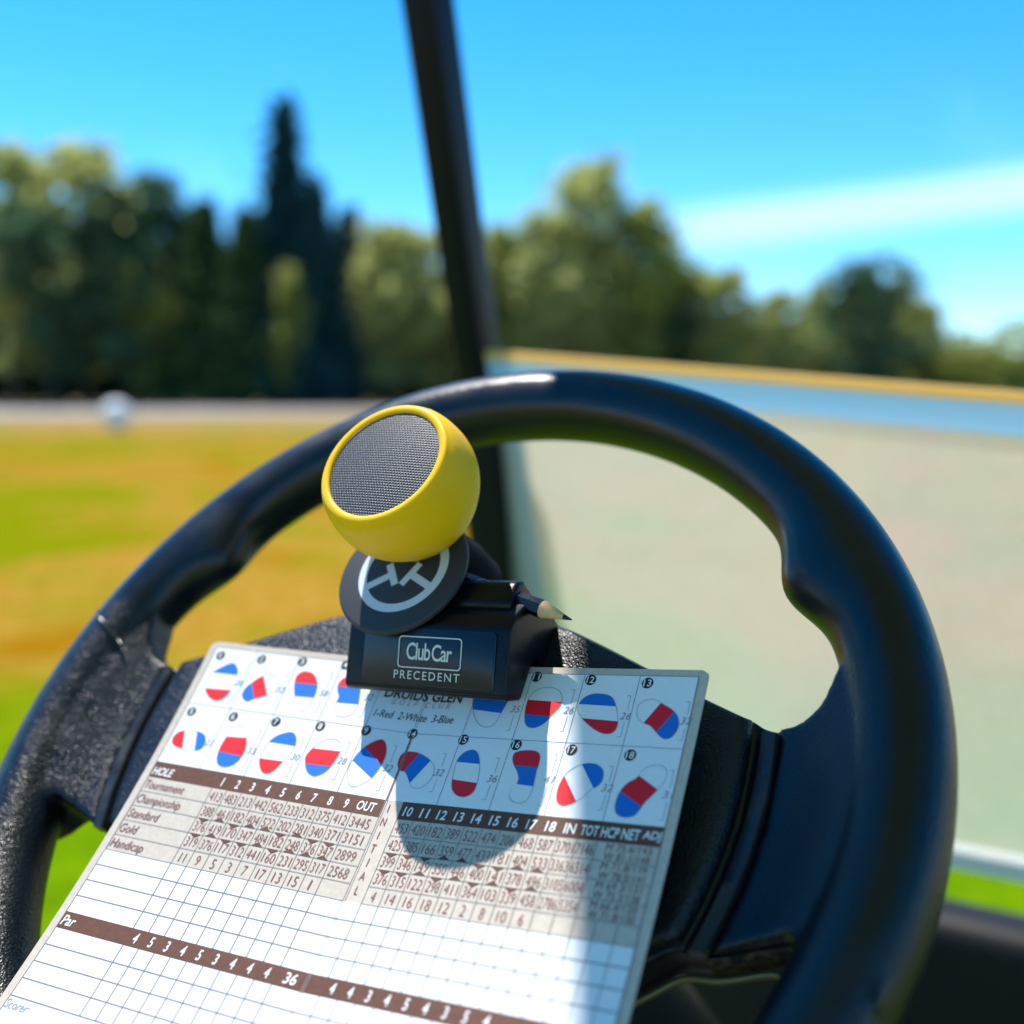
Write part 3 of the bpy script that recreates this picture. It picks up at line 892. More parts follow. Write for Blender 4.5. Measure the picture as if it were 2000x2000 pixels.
CM_ = [paper_mat('parchment', (.58, .50, .43), .6, .06), paper_mat('paper_white', (.83, .85, .90), .5, .015), paper_mat('brown_ink', (.13, .052, .030), .5, .12),
       mat('line_ink', (.22, .20, .23), .6, .3), mat('red_ink', (.80, .010, .022), .5, .35), mat('blue_ink', (.006, .16, .62), .5, .35),
       mat('brown_text', (.25, .11, .10), .6, .3), mat('white_text', (.84, .84, .84), .5, .35), mat('black_ink', (.020, .018, .022), .5, .35), mat('grey_ink', (.30, .30, .33), .6, .3)]
def rect(u0, v0, u1, v1, mi, h, step=1.4):
    for pan, a, b in ((P0, min(u0, 0), min(u1, 0)), (P1, max(u0, 0), max(u1, 0))):
        if b - a < 1e-4: continue
        nu = max(1, int(math.ceil((b - a) / step))); nv_ = max(1, int(math.ceil((v1 - v0) / step)))
        uv = [(a + (b - a) * i / nu - (1e-6 if pan is P0 else -1e-6) * (1), v0 + (v1 - v0) * j / nv_) for j in range(nv_ + 1) for i in range(nu + 1)]
        fs = [(j * (nu + 1) + i, (j + 1) * (nu + 1) + i, (j + 1) * (nu + 1) + i + 1, j * (nu + 1) + i + 1) for j in range(nv_) for i in range(nu)]
        pan.add(uv, fs, mi, h)
def hline(u0, u1, v, w=.032, mi=LINE, h=.00016): rect(u0, v - w / 2, u1, v + w / 2, mi, h)
def vline(u, v0, v1, w=.032, mi=LINE, h=.00016): rect(u - w / 2, v0, u + w / 2, v1, mi, h)
def text(s, u, v, height=.58, width=None, mi=TXT, bold=0., shear=0., align='C', space=1.0, ref=None, h=.00020):
    V, F = fit_text(s, u, 0, width, height, bold, shear, space, align, ref)
    if len(V) == 0: return
    uv = np.stack([V[:, 0], v - V[:, 1]], 1)
    (P0 if uv[:, 0].mean() < 0 else P1).add(uv, F, mi, h)
# paper bodies
MU, VTOP, VBOT = .56, VT - .43, 18.6
for pan, sg in ((P0, -1), (P1, 1)):
    nu, nv_ = 26, 46; rc = .42
    for h, flip in ((0., False), (-.00028, True)):
        uv = []
        for j in range(nv_ + 1):
            tj = j / nv_
            v = VTOP + (VBOT - VTOP) * (tj ** 1.25)
            d = v - VTOP
            cut = rc - math.sqrt(max(rc * rc - (rc - d) ** 2, 0)) if d < rc else 0
            for i in range(nu + 1): uv.append((sg * (1e-6 + (CW + MU - cut) * i / nu), v))
        fs = []
        for j in range(nv_):
            for i in range(nu):
                f = (j * (nu + 1) + i, (j + 1) * (nu + 1) + i, (j + 1) * (nu + 1) + i + 1, j * (nu + 1) + i + 1)
                fs.append(f if (sg > 0) ^ flip else f[::-1])
        base = pan.n
        pan.add(uv, fs, PAR, h)
        if not flip: topb = base
        else:
            ring = [i for i in range(nu + 1)] + [j * (nu + 1) + nu for j in range(1, nv_ + 1)] + [nv_ * (nu + 1) + i for i in range(nu - 1, -1, -1)]
            for a, b in zip(ring[:-1], ring[1:]): pan.F.append((topb + a, topb + b, base + b, base + a)); pan.M.append(PAR)
# blocks of colour
rect(-CW, VT, CW, VB, WHITE, .00005)
rect(-CW, 5, CW, 9, WHITE, .00005)
rect(-CW, 10, CW, 16.6, WHITE, .00005)
rect(-CW, VB, -.06, 0, BROWN, .00010)
rect(WI, VB, CW, 0, BROWN, .00010)
rect(-CW, 9, CW, 10, BROWN, .00010)
# diagram grid
for v in (VT, VM):
    hline(-CW, CW, v)
DC = CW / 5
for k in (0, 1, 2, 3, 4, 6, 7, 8, 9, 10): vline((k - 5) * DC, VT, VM)
for k in (0, 1, 2, 3, 4, 6, 7, 8, 9, 10): vline((k - 5) * DC, VM, VB)
vline(-.03, VM, VB, .10, TXT)
vline(-.09, VT, 16.5, .03, GREY, .00013); vline(.05, VT, 16.5, .03, GREY, .00013)
# table rules
for v in (1, 2, 3, 4, 5): hline(-CW, -.06, v); hline(WI, CW, v)
for v in (6, 7, 8, 11, 12, 13, 14): hline(-CW, CW, v, .062)
vline(-CW, VT, 16, .05); vline(CW, VT, 16, .05)
LU = [-CW + WNC + WCOL * k for k in range(10)]
RU = [WI + WC2 * k for k in range(15)]
for u in LU:
    vline(u, 0, 5); vline(u, 5, 9, .062); vline(u, 10, 14, .062)
for k, u in enumerate(RU):
    if k in (12, 13): vline(u, 4, 9)
    else: vline(u, 0, 5); vline(u, 5, 9, .062)
    vline(u, 10, 14, .062)
# brown triangles between the yardage rows
def tri(u, v, down):
    w, d = .40, .24
    if down: uv = [(u - w, v), (u, v + d), (u + w, v)]
    else:    uv = [(u - w, v), (u + w, v), (u, v - d)]
    (P0 if u < 0 else P1).add(uv, [(0, 1, 2)], BROWN, .00018)
for v, pl, pr in ((2, 'DUDUUDUDD', 'DDDUUDDUU'), (3, 'DUDDUDUUU', 'DDUDUDUDU')):
    for k in range(9):
        tri(LU[k] + WCOL / 2, v, pl[k] == 'D'); tri(RU[k] + WC2 / 2, v, pr[k] == 'D')
# headings and figures
text('HOLE', -CW + .12, -.42, .55, 1.62, INKW, .018, .22, 'L')
text('Par', -CW + .12, 9.50, .60, 1.0, INKW, .012, .18, 'L', ref='P')
for k, s in enumerate('123456789'): text(s, LU[k] + WCOL / 2, -.46, .58, None, INKW, .020, .12, ref='8')
text('OUT', -1.12, -.50, .58, 1.25, INKW, .020, .10)
for k, s in enumerate(['10', '11', '12', '13', '14', '15', '16', '17', '18', 'IN', 'TOT', 'HCP', 'NET', 'ADJ']):
    text(s, RU[k] + WC2 / 2, -.50, .58, .62 if k < 9 else (.68 if s == 'IN' else 1.0), INKW, .020, .10 if k < 9 else .06, ref='8' if k < 9 else None)
for k, s in enumerate('453453444'): text(s, LU[k] + WCOL / 2, 9.5, .60, None, INKW, .018, .12, ref='8')
text('36', -.98, 9.5, .60, .78, INKW, .018, .1)
for k, s in enumerate('443454354'): text(s, RU[k] + WC2 / 2, 9.5, .60, None, INKW, .018, .12, ref='8')
for k, s in enumerate(['Tournament', 'Championship', 'Standard', 'Gold', 'Handicap']):
    text(s, -CW + .12, k + .50, .55, (3.05, 3.40, 2.35, 1.35, 2.5)[k], TXT, .0, .14, 'L', ref='T')
LROWS = ['413 483 213 442 562 233 312 375 412 3445', '388 461 182 404 522 202 281 340 371 3151', '376 419 170 347 484 182 248 326 347 2899', '319 376 117 312 441 160 231 295 317 2568', '11 9 5 3 7 17 13 15 1']
RROWS = ['453 420 182 389 522 474 206 468 587 3701 7146', '425 385 166 359 477 433 181 404 533 3363 6514', '399 346 149 350 446 400 141 378 496 3105 6004', '376 315 122 298 411 364 103 339 458 2786 5354', '4 14 16 18 12 2 8 10 6']
WD = {1: .27, 2: .54, 3: .83, 4: .98}
for r, row in enumerate(LROWS):
    for k, s in enumerate(row.split()):
        if k < 9: text(s, LU[k] + WCOL / 2, r + .52, .60, (.13 if s == '1' else .40 if s == '11' else WD[len(s)]), TXT, -.010, .05, ref='8')
        else: text(s, -1.10, r + .52, .60, 1.28, TXT, -.010, .05, ref='8')
for r, row in enumerate(RROWS):
    for k, s in enumerate(row.split()):
        text(s, RU[k] + WC2 / 2, r + .52, .60, WD[len(s)], TXT, -.010, .05, ref='8')
for r, (a, b) in enumerate((('M 75.6/143', 'W 81.1/148'), ('M 71.8/139', 'W 78.0/141'), ('M 69.3/131', 'W 75.3/138'), ('M 66.4/120', 'W 71.8/130'))):
    text(a, 15.40, r + .27, .39, 2.45, TXT, -.004, .05, ref='8'); text(b, 15.40, r + .75, .39, 2.45, TXT, -.004, .05, ref='8')
for k, s in enumerate('INITIAL'): text(s, .34 + .03 * k, -.58 + .815 * k, .50, None, TXT, 0, .05)
text('Scorer:', -CW + .05, 14.42, .50, 1.75, GREY, 0, .15, 'L', ref='S')
text('DRUIDS GLEN', -.20, -7.86, .66, 5.5, BADGE, .022, .02, space=1.0)
text('GOLF CLUB', -.20, -7.30, .36, 4.1, GREY, 0, .25, space=1.9)
text('1-Red  2-White  3-Blue', -.36, -6.42, .50, 5.6, BADGE, .0, .18, ref='R')
# small crest above the club name: three leaves
for k, (a, b) in enumerate(((-.5, .12), (0, .30), (.5, .12))):
    P0.add([(-.35 + a * .5 - .14, -8.62), (-.35 + a * .5 + .14, -8.62), (-.35 + a * .9, -8.80 - b)], [(0, 1, 2)], BADGE, .0002)
# green diagrams
SHP = {1:{'o':[[-15.85,-8.23],[-15.13,-8.62],[-14.54,-8.26],[-14.3,-7.74],[-14.19,-7.09],[-14.25,-6.49],[-14.59,-5.91],[-15.16,-5.78],[-15.84,-6.05],[-16.38,-6.59],[-16.57,-7.11],[-16.42,-7.68]],'c':'bwr','l':[[[-16.46,-7.76],[-14.28,-7.8]],[[-16.37,-6.56],[-14.22,-6.67]]],'b':[[-13.84,-8.72],[-13.84,-5.79]],'n':'28','d':[-16.39,-9.06]},2:{'o':[[-11.92,-8.19],[-11.3,-7.97],[-10.91,-7.48],[-10.93,-6.95],[-11.38,-6.61],[-11.88,-6.37],[-12.2,-6.25],[-12.59,-6.02],[-13.02,-6.17],[-13.27,-6.49],[-13.22,-6.97],[-12.93,-7.4],[-12.69,-7.69],[-12.27,-8.0]],'c':'brw','l':[[[-12.95,-7.38],[-12.14,-6.25]],[[-12.29,-7.97],[-11.32,-6.61]]],'b':[[-10.54,-8.26],[-10.51,-6.05]],'n':'32','d':[-13.03,-9.13]},3:{'o':[[-9.25,-8.65],[-8.66,-8.56],[-8.14,-8.1],[-7.88,-7.55],[-7.84,-6.92],[-7.89,-6.4],[-8.11,-5.98],[-8.29,-5.84],[-8.59,-5.97],[-9.0,-6.43],[-9.41,-7.02],[-9.72,-7.68],[-9.81,-8.26],[-9.58,-8.54]],'c':'rbw','l':[[[-9.76,-7.76],[-8.01,-7.82]],[[-9.28,-6.83],[-7.8,-6.9]]],'b':[[-7.26,-8.72],[-7.22,-5.86]],'n':'58','d':[-9.83,-9.29]},4:{'o':[[-6.52,-7.99],[-6.33,-7.5],[-6.1,-7.19],[-6.1,-6.85],[-6.02,-6.3],[-5.77,-5.93],[-5.32,-5.83],[-4.76,-6.01],[-4.5,-6.48],[-4.5,-6.88],[-4.62,-7.36],[-4.77,-7.91],[-4.87,-8.35],[-5.33,-8.68],[-5.93,-8.69],[-6.35,-8.42]],'c':'rbw','l':[[[-6.51,-7.88],[-4.71,-7.92]],[[-6.07,-6.77],[-4.48,-6.82]]],'b':[[-3.97,-8.79],[-3.94,-5.98]],'n':'32','d':[-6.54,-9.41]},5:{'o':[[-16.74,-2.56],[-16.79,-2.96],[-16.53,-3.29],[-15.91,-3.46],[-15.15,-3.49],[-14.55,-3.34],[-14.22,-2.98],[-14.14,-2.54],[-14.36,-2.25],[-14.87,-2.14],[-15.58,-2.15],[-16.21,-2.23],[-16.59,-2.38]],'c':'rwb','l':[[[-16.15,-3.38],[-15.65,-2.17]],[[-15.21,-3.48],[-14.68,-2.2]]],'b':[[-13.85,-3.61],[-13.84,-2.13]],'n':'23','d':[-16.43,-4.78]},6:{'o':[[-12.32,-4.34],[-11.77,-4.13],[-11.37,-3.67],[-11.05,-3.04],[-10.97,-2.55],[-11.05,-2.04],[-11.36,-1.6],[-11.87,-1.41],[-12.41,-1.5],[-12.71,-1.84],[-12.86,-2.27],[-12.92,-2.83],[-12.84,-3.46],[-12.73,-4.05]],'c':'wrb','l':[[[-12.85,-3.44],[-11.34,-3.56]],[[-12.83,-2.39],[-11.01,-2.3]]],'b':[[-10.5,-4.19],[-10.5,-1.33]],'n':'33','d':[-13.07,-4.84]},7:{'o':[[-8.41,-4.38],[-7.91,-4.21],[-7.64,-3.74],[-7.61,-3.25],[-7.76,-2.74],[-8.02,-2.21],[-8.25,-1.74],[-8.57,-1.45],[-8.99,-1.47],[-9.38,-1.79],[-9.68,-2.3],[-9.73,-2.84],[-9.6,-3.52],[-9.2,-4.03]],'c':'bwr','l':[[[-9.64,-3.52],[-7.62,-3.51]],[[-9.69,-2.37],[-7.98,-2.4]]],'b':[[-7.22,-4.13],[-7.2,-1.48]],'n':'30','d':[-9.76,-4.91]},8:{'o':[[-5.22,-4.35],[-4.7,-4.21],[-4.4,-3.82],[-4.35,-3.34],[-4.47,-2.74],[-4.68,-2.23],[-5.08,-1.87],[-5.48,-1.77],[-5.98,-1.98],[-6.34,-2.41],[-6.56,-2.91],[-6.44,-3.37],[-6.17,-3.79],[-5.77,-4.17]],'c':'wrb','l':[[[-6.35,-3.54],[-4.4,-3.6]],[[-6.38,-2.49],[-4.56,-2.56]]],'b':[[-3.96,-4.28],[-3.92,-1.77]],'n':'28','d':[-6.47,-5.03]},9:{'o':[[-1.89,-4.75],[-1.52,-4.48],[-1.27,-3.94],[-1.23,-3.31],[-1.35,-2.72],[-1.57,-2.22],[-2.01,-1.75],[-2.46,-1.52],[-2.9,-1.66],[-3.21,-2.13],[-3.35,-2.69],[-3.29,-3.23],[-3.06,-3.84],[-2.7,-4.3],[-2.28,-4.61]],'c':'rbw','l':[[[-2.87,-4.1],[-1.31,-3.17]],[[-3.32,-3.17],[-1.64,-2.27]]],'b':[[-0.82,-4.47],[-0.71,-1.54]],'n':'32','d':[-3.22,-5.17]},14:{'o':[[-0.02,-4.18],[0.54,-4.22],[1.16,-4.09],[1.78,-3.82],[2.26,-3.44],[2.44,-3.0],[2.38,-2.5],[2.1,-2.12],[1.74,-1.94],[1.32,-2.01],[0.93,-2.38],[0.6,-2.76],[0.36,-2.92],[-0.0,-2.97],[-0.25,-3.3],[-0.31,-3.71],[-0.24,-4.0]],'c':'rbw','l':[[[0.96,-4.18],[0.35,-2.95]],[[1.89,-3.74],[1.07,-2.24]]],'b':[[2.78,-4.22],[2.82,-1.83]],'n':'32','d':[-0.05,-5.35]},15:{'o':[[4.42,-4.6],[4.86,-4.43],[5.19,-3.9],[5.41,-3.22],[5.51,-2.54],[5.45,-2.01],[5.05,-1.7],[4.51,-1.73],[4.06,-2.04],[3.82,-2.56],[3.69,-3.29],[3.67,-3.9],[3.92,-4.37]],'c':'bwr','l':[[[3.69,-3.78],[5.25,-3.75]],[[3.82,-2.69],[5.47,-2.59]]],'b':[[6.35,-4.18],[6.41,-1.66]],'n':'36','d':[3.6,-5.19]},16:{'o':[[7.95,-4.79],[8.57,-4.76],[8.88,-4.49],[8.96,-4.01],[8.95,-3.58],[9.0,-3.1],[9.04,-2.63],[9.02,-2.16],[8.86,-1.77],[8.52,-1.62],[8.05,-1.7],[7.79,-1.96],[7.77,-2.34],[7.97,-2.69],[7.97,-3.07],[7.73,-3.49],[7.4,-3.85],[7.19,-4.28],[7.29,-4.63]],'c':'rbw','l':[[[7.36,-3.83],[9.02,-3.82]],[[7.89,-2.73],[9.08,-2.67]]],'b':[[9.87,-4.67],[9.9,-1.61]],'n':'41','d':[7.17,-5.07]},17:{'o':[[11.93,-4.26],[12.46,-4.2],[12.88,-3.86],[12.97,-3.36],[12.8,-2.98],[12.46,-2.72],[12.2,-2.34],[11.83,-2.03],[11.52,-1.82],[11.09,-1.69],[10.7,-1.89],[10.54,-2.34],[10.53,-2.89],[10.72,-3.52],[11.08,-3.92],[11.53,-4.17]],'c':'rwb','l':[[[10.67,-3.44],[11.81,-2.03]],[[11.53,-4.16],[12.62,-2.8]]],'b':[[13.36,-4.15],[13.39,-1.67]],'n':'32','d':[10.67,-4.97]},18:{'o':[[15.76,-4.42],[16.17,-4.36],[16.44,-4.02],[16.41,-3.52],[16.14,-3.02],[15.85,-2.59],[15.63,-2.27],[15.46,-1.9],[15.25,-1.53],[14.81,-1.38],[14.35,-1.45],[14.08,-1.78],[14.03,-2.31],[14.12,-2.81],[14.4,-3.28],[14.85,-3.63],[15.02,-4.01],[15.31,-4.28]],'c':'wrb','l':[[[14.93,-3.75],[16.18,-3.02]],[[14.12,-2.81],[15.5,-2.06]]],'b':[[16.81,-4.16],[16.76,-1.42]],'n':'31','d':[14.16,-4.87]},11:{'o':[[8.03,-8.78],[8.57,-8.72],[9.01,-8.43],[9.23,-7.93],[9.18,-7.52],[8.9,-7.11],[8.67,-6.69],[8.32,-6.33],[7.87,-6.16],[7.41,-6.28],[7.14,-6.73],[7.0,-7.33],[6.98,-7.95],[7.2,-8.42],[7.54,-8.69]],'c':'wrb','l':[[[7.01,-7.93],[9.25,-7.86]],[[7.04,-7.03],[8.88,-6.93]]],'b':[[9.82,-8.68],[9.81,-6.06]],'n':'26','d':[7.1,-9.44]},12:{'o':[[11.25,-8.48],[11.85,-8.44],[12.29,-8.23],[12.61,-7.75],[12.85,-7.18],[12.99,-6.7],[12.91,-6.21],[12.53,-6.02],[11.98,-6.12],[11.31,-6.47],[10.75,-6.89],[10.35,-7.37],[10.3,-7.81],[10.5,-8.17],[10.83,-8.4]],'c':'bwr','l':[[[10.28,-7.79],[12.61,-7.72]],[[10.75,-6.92],[12.94,-6.82]]],'b':[[13.32,-8.39],[13.36,-5.9]],'n':'26','d':[10.63,-9.32]},13:{'o':[[14.47,-8.24],[14.94,-8.18],[15.36,-7.95],[15.88,-7.68],[16.27,-7.32],[16.47,-6.86],[16.43,-6.39],[16.2,-6.01],[15.87,-5.9],[15.52,-6.07],[15.17,-6.38],[14.84,-6.64],[14.39,-6.81],[14.01,-7.13],[13.87,-7.61],[14.01,-8.0]],'c':'wrb','l':[[[15.18,-8.04],[14.43,-6.75]],[[16.04,-7.55],[15.27,-6.26]]],'b':[[16.84,-8.14],[16.82,-5.88]],'n':'32','d':[14.13,-9.21]},10:{'o':[[3.31,-7.71],[3.45,-7.29],[3.73,-6.78],[4.18,-6.28],[4.7,-6.05],[5.16,-6.12],[5.4,-6.49],[5.53,-7.06],[5.69,-7.69],[5.73,-8.22],[5.61,-8.74],[5.04,-9.14],[4.35,-9.23],[3.62,-9.11],[3.25,-8.56]],'c':'rbw','l':[[[3.18,-8.07],[5.81,-8.01]],[[3.54,-7.16],[5.46,-7.01]]],'b':[[6.44,-8.66],[6.36,-5.93]],'n':'35','d':[3.38,-9.8]}}
def smooth_closed(pts, n=5):
    P = np.array(pts); m_ = len(P); out = []
    for i in range(m_):
        p0, p1, p2, p3 = P[i - 1], P[i], P[(i + 1) % m_], P[(i + 2) % m_]
        for k in range(n):
            t_ = k / n
            out.append(.5 * ((2 * p1) + (-p0 + p2) * t_ + (2 * p0 - 5 * p1 + 4 * p2 - p3) * t_ ** 2 + (-p0 + 3 * p1 - 3 * p2 + p3) * t_ ** 3))
    return np.array(out)
def clip(poly, a, b, keep):
    a, b = np.array(a), np.array(b); d = b - a; nrm = np.array([-d[1], d[0]])
    if nrm @ (np.array(keep) - a) < 0: nrm = -nrm
    out = []
    m_ = len(poly)
    for i in range(m_):
        p, q = poly[i], poly[(i + 1) % m_]; sp, sq = nrm @ (p - a), nrm @ (q - a)
        if sp >= 0: out.append(p)
        if sp * sq < 0: out.append(p + (q - p) * sp / (sp - sq))
    return np.array(out)
def fill(poly, mi, h):
    c = poly.mean(0); m_ = len(poly); rings = [.35, .7, 1.0]
    uv = [c] + [c + (poly[i] - c) * r for r in rings for i in range(m_)]
    fs = [(0, 1 + i, 1 + (i + 1) % m_) for i in range(m_)]
    for k in range(len(rings) - 1):
        for i in range(m_):
            j = (i + 1) % m_; fs.append((1 + k * m_ + i, 1 + (k + 1) * m_ + i, 1 + (k + 1) * m_ + j, 1 + k * m_ + j))
    A = sum(poly[i][0] * poly[(i + 1) % m_][1] - poly[(i + 1) % m_][0] * poly[i][1] for i in range(m_))
    if A > 0: fs = [f[::-1] for f in fs]
    (P0 if c[0] < 0 else P1).add(uv, fs, mi, h)
COLS = {'r': RED, 'b': BLUE}
for k, s in SHP.items():
    poly = smooth_closed(s['o'])
    c = poly.mean(0)
    (a1_, b1_), (a2_, b2_) = s['l']
    m1_ = (np.array(a1_) + b1_) / 2; m2_ = (np.array(a2_) + b2_) / 2
    far1 = m1_ + (m1_ - m2_) * 5; far2 = m2_ + (m2_ - m1_) * 5
    parts = [clip(poly, a1_, b1_, far1), clip(clip(poly, a1_, b1_, far2), a2_, b2_, far1), clip(poly, a2_, b2_, far2)]
    for ch, q in zip(s['c'], parts):
        if ch in COLS and len(q) > 2: fill(q, COLS[ch], .00012)
    # outline
    nn = len(poly); outer = c + (poly - c) * 1.0; d = poly - c; ln = np.linalg.norm(d, axis=1)[:, None]
    inner_ = poly - d / ln * .035
    pan = P0 if c[0] < 0 else P1
    pan.add(np.concatenate([outer, inner_]), [(i, (i + 1) % nn, nn + (i + 1) % nn, nn + i) for i in range(nn)], GREY, .00016)
    # bracket with the depth in paces
    (bu, bv0), (bu2, bv1) = s['b']; bu = (bu + bu2) / 2; mv = bv0 * .5 + bv1 * .5
    vline(bu, bv0, mv - .38, .03, GREY); vline(bu, mv + .38, bv1, .03, GREY)
    hline(bu - .22, bu, bv0, .03, GREY); hline(bu - .22, bu, bv1, .03, GREY)
    text(s['n'], bu - .02, mv, .44, .62, GREY, 0, .2, ref='8')
    # numbered badge
    if k != 10:
        du, dv = s['d']; q = np.array([(du + .34 * math.cos(a), dv + .34 * math.sin(a)) for a in np.linspace(0, 2 * math.pi, 20, endpoint=False)])
        fill(q, BADGE, .00014)
        text(str(k), du, dv, .42, .12 if k == 1 else (.27 if k < 10 else .46), INKW, .012, 0, h=.00022, ref='8')
card_root = root('scorecard', 'open golf scorecard with green diagrams and yardage table, tucked under the wheel clip', 'scorecard',
                 Vector(cpoint(np.array([0.]), np.array([0.]), np.array([-.0003]))[0]))
for pan in (P0, P1):
    o = build('panel', np.concatenate(pan.V), pan.F, None, card_root, smooth=False, mats=CM_, fm=pan.M)

# ------------------------------------------------------------------ disc with the wheel emblem, lying on the holder
DM = WM0 @ Matrix.Translation((-.0060, .0488, .0335)) @ Matrix.Rotation(R_(3), 4, 'X')
disc_root = root('emblem_disc', 'thin dark grey disc with a white ring-and-spokes emblem, under the yellow speaker', 'disc', DM.translation)
disc_mat = mat('matt_grey_plastic', (.035, .037, .042), .55, .4); t = NT(disc_mat)
bp = t.n('ShaderNodeBump'); bp.inputs['Strength'].default_value = .35; bp.inputs['Distance'].default_value = .0002
t.l(t.noise(2600, 2), bp.inputs['Height']); t.l(bp.outputs[0], t.b.inputs['Normal'])
RD = .0250
lathe('plate', [(RD - .0006, 0), (RD, .0005), (RD, .0017), (RD - .0005, .0023), (RD - .0012, .0025), (.0001, .0025)], DM, disc_mat, disc_root, 96)
emb_mat = mat('pale_print', (.62, .66, .70), .5, .4)
V2, F2 = [], []
n = 96; ro, ri = .0176, .0143; ec = (0.0006, .0006); z = .00256
for k in range(n):
    a = 2 * math.pi * k / n; V2 += [(ec[0] + ro * math.cos(a), ec[1] + ro * math.sin(a), z), (ec[0] + ri * math.cos(a), ec[1] + ri * math.sin(a), z)]
for k in range(n):
    k2 = (k + 1) % n; F2.append((2 * k, 2 * k2, 2 * k2 + 1, 2 * k + 1))
for a in (-143, -23, 97):
    c_, s_ = math.cos(R_(a)), math.sin(R_(a))
    for (r0, r1, hw) in ((.0030, .0057, .0050), (.0056, .0146, .0014)):
        b = len(V2)
        for r, w in ((r0, -hw), (r1, -hw), (r1, hw), (r0, hw)): V2.append((ec[0] + r * c_ - w * s_, ec[1] + r * s_ + w * c_, z + (.00002 if r0 < .004 else 0)))
        F2.append((b, b + 1, b + 2, b + 3))
build('emblem', xf(DM, V2), F2, emb_mat, disc_root, smooth=False)

# ------------------------------------------------------------------ yellow speaker standing on the disc
SR = .0272
SC = Vector((-.0050, .0700, .0562))
SM = WM0 @ Matrix.Translation(SC) @ Matrix.Rotation(R_(7), 4, 'X')
spk = root('speaker', 'small round yellow speaker with black mesh grille standing over the disc', 'speaker', SM @ Vector((0, 0, -.0225)))
yellow = mat('yellow_silicone', (.97, .53, .0), .5, .25); t = NT(yellow)
t.b.inputs['Subsurface Weight'].default_value = .30; t.b.inputs['Subsurface Radius'].default_value = (.008, .005, .001); t.b.inputs['Subsurface Scale'].default_value = 1.0
t.l(t.ramp(t.noise(240, 6, rough=.7), .35, .7, .38, .62), t.b.inputs['Roughness'])
bp = t.n('ShaderNodeBump'); bp.inputs['Strength'].default_value = .16; bp.inputs['Distance'].default_value = .0004
t.l(t.noise(420, 6, rough=.7), bp.inputs['Height']); t.l(bp.outputs[0], t.b.inputs['Normal'])
t.l(t.mix(t.ramp(t.noise(260, 6, rough=.75), .60, .74, 0, .5), (.97, .53, .0), (.80, .50, .06)), t.b.inputs['Base Color'])
pr = spline([-.82, -.70, -.50, -.25, 0, .2, .36, .46, .52], [.50, .66, .82, .95, 1.0, .990, .960, .925, .885])
zz = np.linspace(-.82, .52, 34)
prof = [(float(pr(z)) * SR, z * SR) for z in zz]
for a in np.linspace(0, math.pi * .95, 10)[1:]:
    prof.append((SR * (.828 + .057 * math.cos(a)), SR * (.52 + .034 * math.sin(a))))
prof += [(SR * .785, SR * .48)]
lathe('silicone_body', prof, SM, yellow, spk, 128, cap1=False)
steel = mat('satin_steel', (.55, .55, .56), .28, .5, 1.0)
lathe('bezel', [(SR * .792, SR * .44), (SR * .792, SR * .515), (SR * .780, SR * .525), (SR * .768, SR * .512), (SR * .768, SR * .44)], SM, steel, spk, 96, False, False)
lathe('base_ring', [(SR * .46, -SR * .90), (SR * .50, -SR * .89), (SR * .50, -SR * .815)], SM, steel, spk, 64)
# perforated grille: dark holes in a satin painted mesh
gm = mat('mesh_grille', (.2, .2, .21), .4, .5, .3); t = NT(gm)
uvm = t.n('ShaderNodeAttribute', attribute_name='lattice')
sx = t.n('ShaderNodeSeparateXYZ'); t.l(uvm.outputs['Vector'], sx.inputs[0])
PIT = .00112
row = t.math('DIVIDE', sx.outputs[1], PIT * .866)
par = t.math('MULTIPLY', t.math('FLOORED_MODULO', t.math('FLOOR', row), 2.0), .5)
fx = t.math('SUBTRACT', t.math('FRACT', t.math('ADD', t.math('DIVIDE', sx.outputs[0], PIT), par)), .5)
fy = t.math('SUBTRACT', t.math('FRACT', row), .5)
rr = t.math('SQRT', t.math('ADD', t.math('MULTIPLY', fx, fx), t.math('MULTIPLY', fy, fy)))
wire = t.ramp(rr, .26, .46)
t.l(t.mix(wire, (.002, .002, .003), (.17, .17, .18)), t.b.inputs['Base Color'])
t.l(t.ramp(wire, 0, 1, .9, .42), t.b.inputs['Roughness'])
t.l(t.math('MULTIPLY', wire, .85), t.b.inputs['Metallic'])
bp = t.n('ShaderNodeBump'); bp.inputs['Strength'].default_value = .8; bp.inputs['Distance'].default_value = .00025
t.l(wire, bp.inputs['Height']); t.l(bp.outputs[0], t.b.inputs['Normal'])
prof = [(SR * .775 * u, SR * (.515 + .040 * (1 - u * u))) for u in np.linspace(1, .0005, 16)]
go = lathe('grille', prof, SM, gm, spk, 96, False, True)
inv_ = (SM.inverted() @ Matrix.Translation(spk.location))
at = go.data.attributes.new('lattice', 'FLOAT_VECTOR', 'POINT')
at.data.foreach_set('vector', np.array([inv_ @ v.co for v in go.data.vertices], np.float32).ravel())

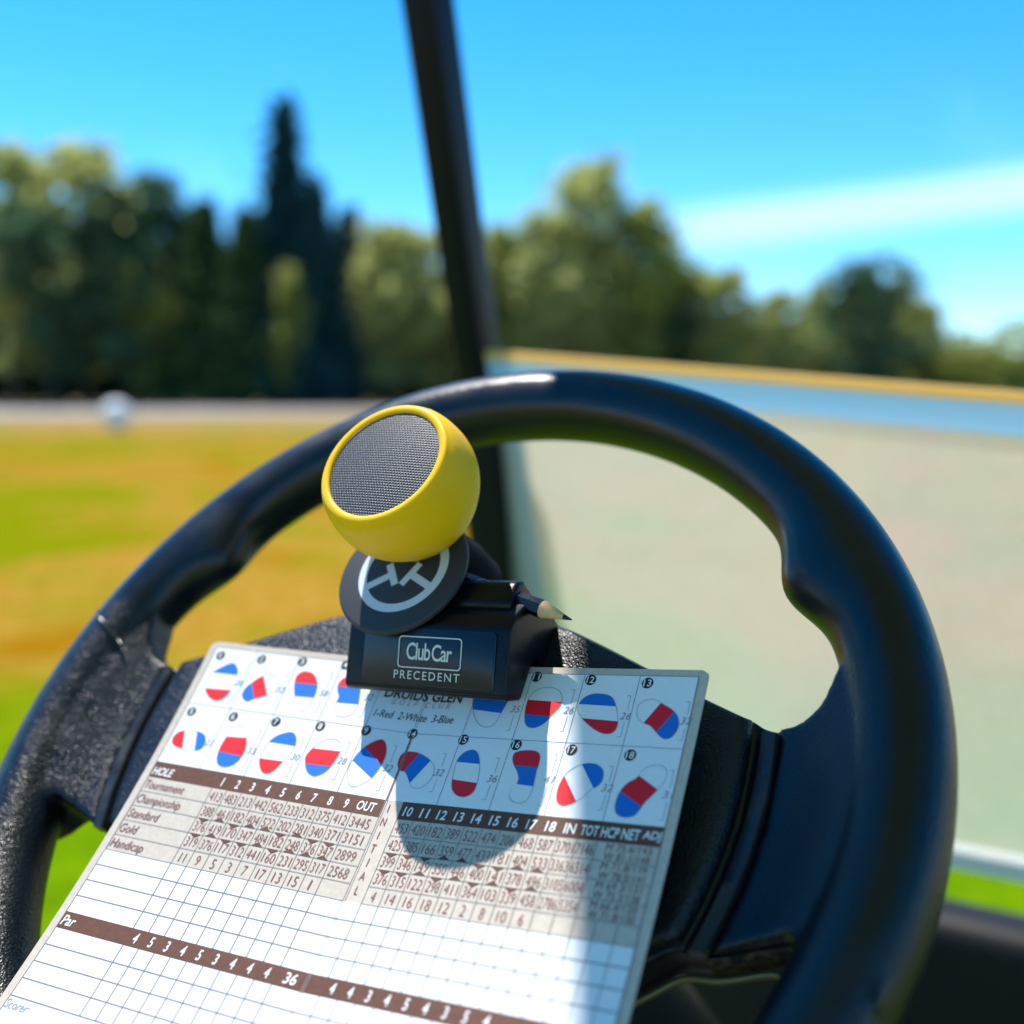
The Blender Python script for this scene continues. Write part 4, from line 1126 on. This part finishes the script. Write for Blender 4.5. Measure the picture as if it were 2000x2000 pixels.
# ------------------------------------------------------------------ pencil in the groove of the holder
def wl(x, y, h): return WM0 @ Vector((x, y, h))
tip = wl(.0588, .0436, .0250); tail = wl(.0070, .0549, .0263)
ax = (tip - tail).normalized(); L = (tip - tail).length
pa = ax.cross(WN).normalized(); pb = ax.cross(pa)
PMx = Matrix((( pa.x, pb.x, ax.x, tail.x), (pa.y, pb.y, ax.y, tail.y), (pa.z, pb.z, ax.z, tail.z), (0, 0, 0, 1)))
pen = root('pencil', 'short black golf pencil lying in the holder, wooden point to the right', 'pencil', tail)
PR_ = .0031
def hexprism(name, z0, z1, r0, r1, seg, m):
    vs_, fs = [], []
    nz = 6
    for j in range(nz + 1):
        u = j / nz
        for k in range(seg):
            a = 2 * math.pi * (k + .5) / seg; r = r0 + (r1 - r0) * u; vs_.append((r * math.cos(a), r * math.sin(a), z0 + (z1 - z0) * u))
    for j in range(nz):
        for k in range(seg): fs.append((j * seg + k, j * seg + (k + 1) % seg, (j + 1) * seg + (k + 1) % seg, (j + 1) * seg + k))
    fs += [tuple(range(seg))[::-1], tuple(nz * seg + k for k in range(seg))]
    return build(name, xf(PMx, vs_), fs, m, pen, smooth=seg > 8, sharp=40)
pen_paint = mat('pencil_lacquer', (.004, .004, .005), .25, .4)
bp_ = NT(pen_paint); b_ = bp_.n('ShaderNodeBump'); b_.inputs['Strength'].default_value = .5; b_.inputs['Distance'].default_value = .0004
bp_.l(bp_.noise(350, 4), b_.inputs['Height']); bp_.l(b_.outputs[0], bp_.b.inputs['Normal'])
wood = mat('cedar', (.62, .42, .26), .7, .3); t = NT(wood)
t.l(t.mix(t.noise(900, 4), (.70, .40, .19), (.88, .56, .30)), t.b.inputs['Base Color'])
lead = mat('graphite', (.03, .03, .035), .35, .5, .3)
hexprism('lacquered_body', 0, L - .0118, PR_, PR_, 6, pen_paint)
hexprism('wooden_cone', L - .0118, L - .0032, PR_ * .97, PR_ * .30, 20, wood)
hexprism('lead', L - .0032, L, PR_ * .29, .00022, 16, lead)
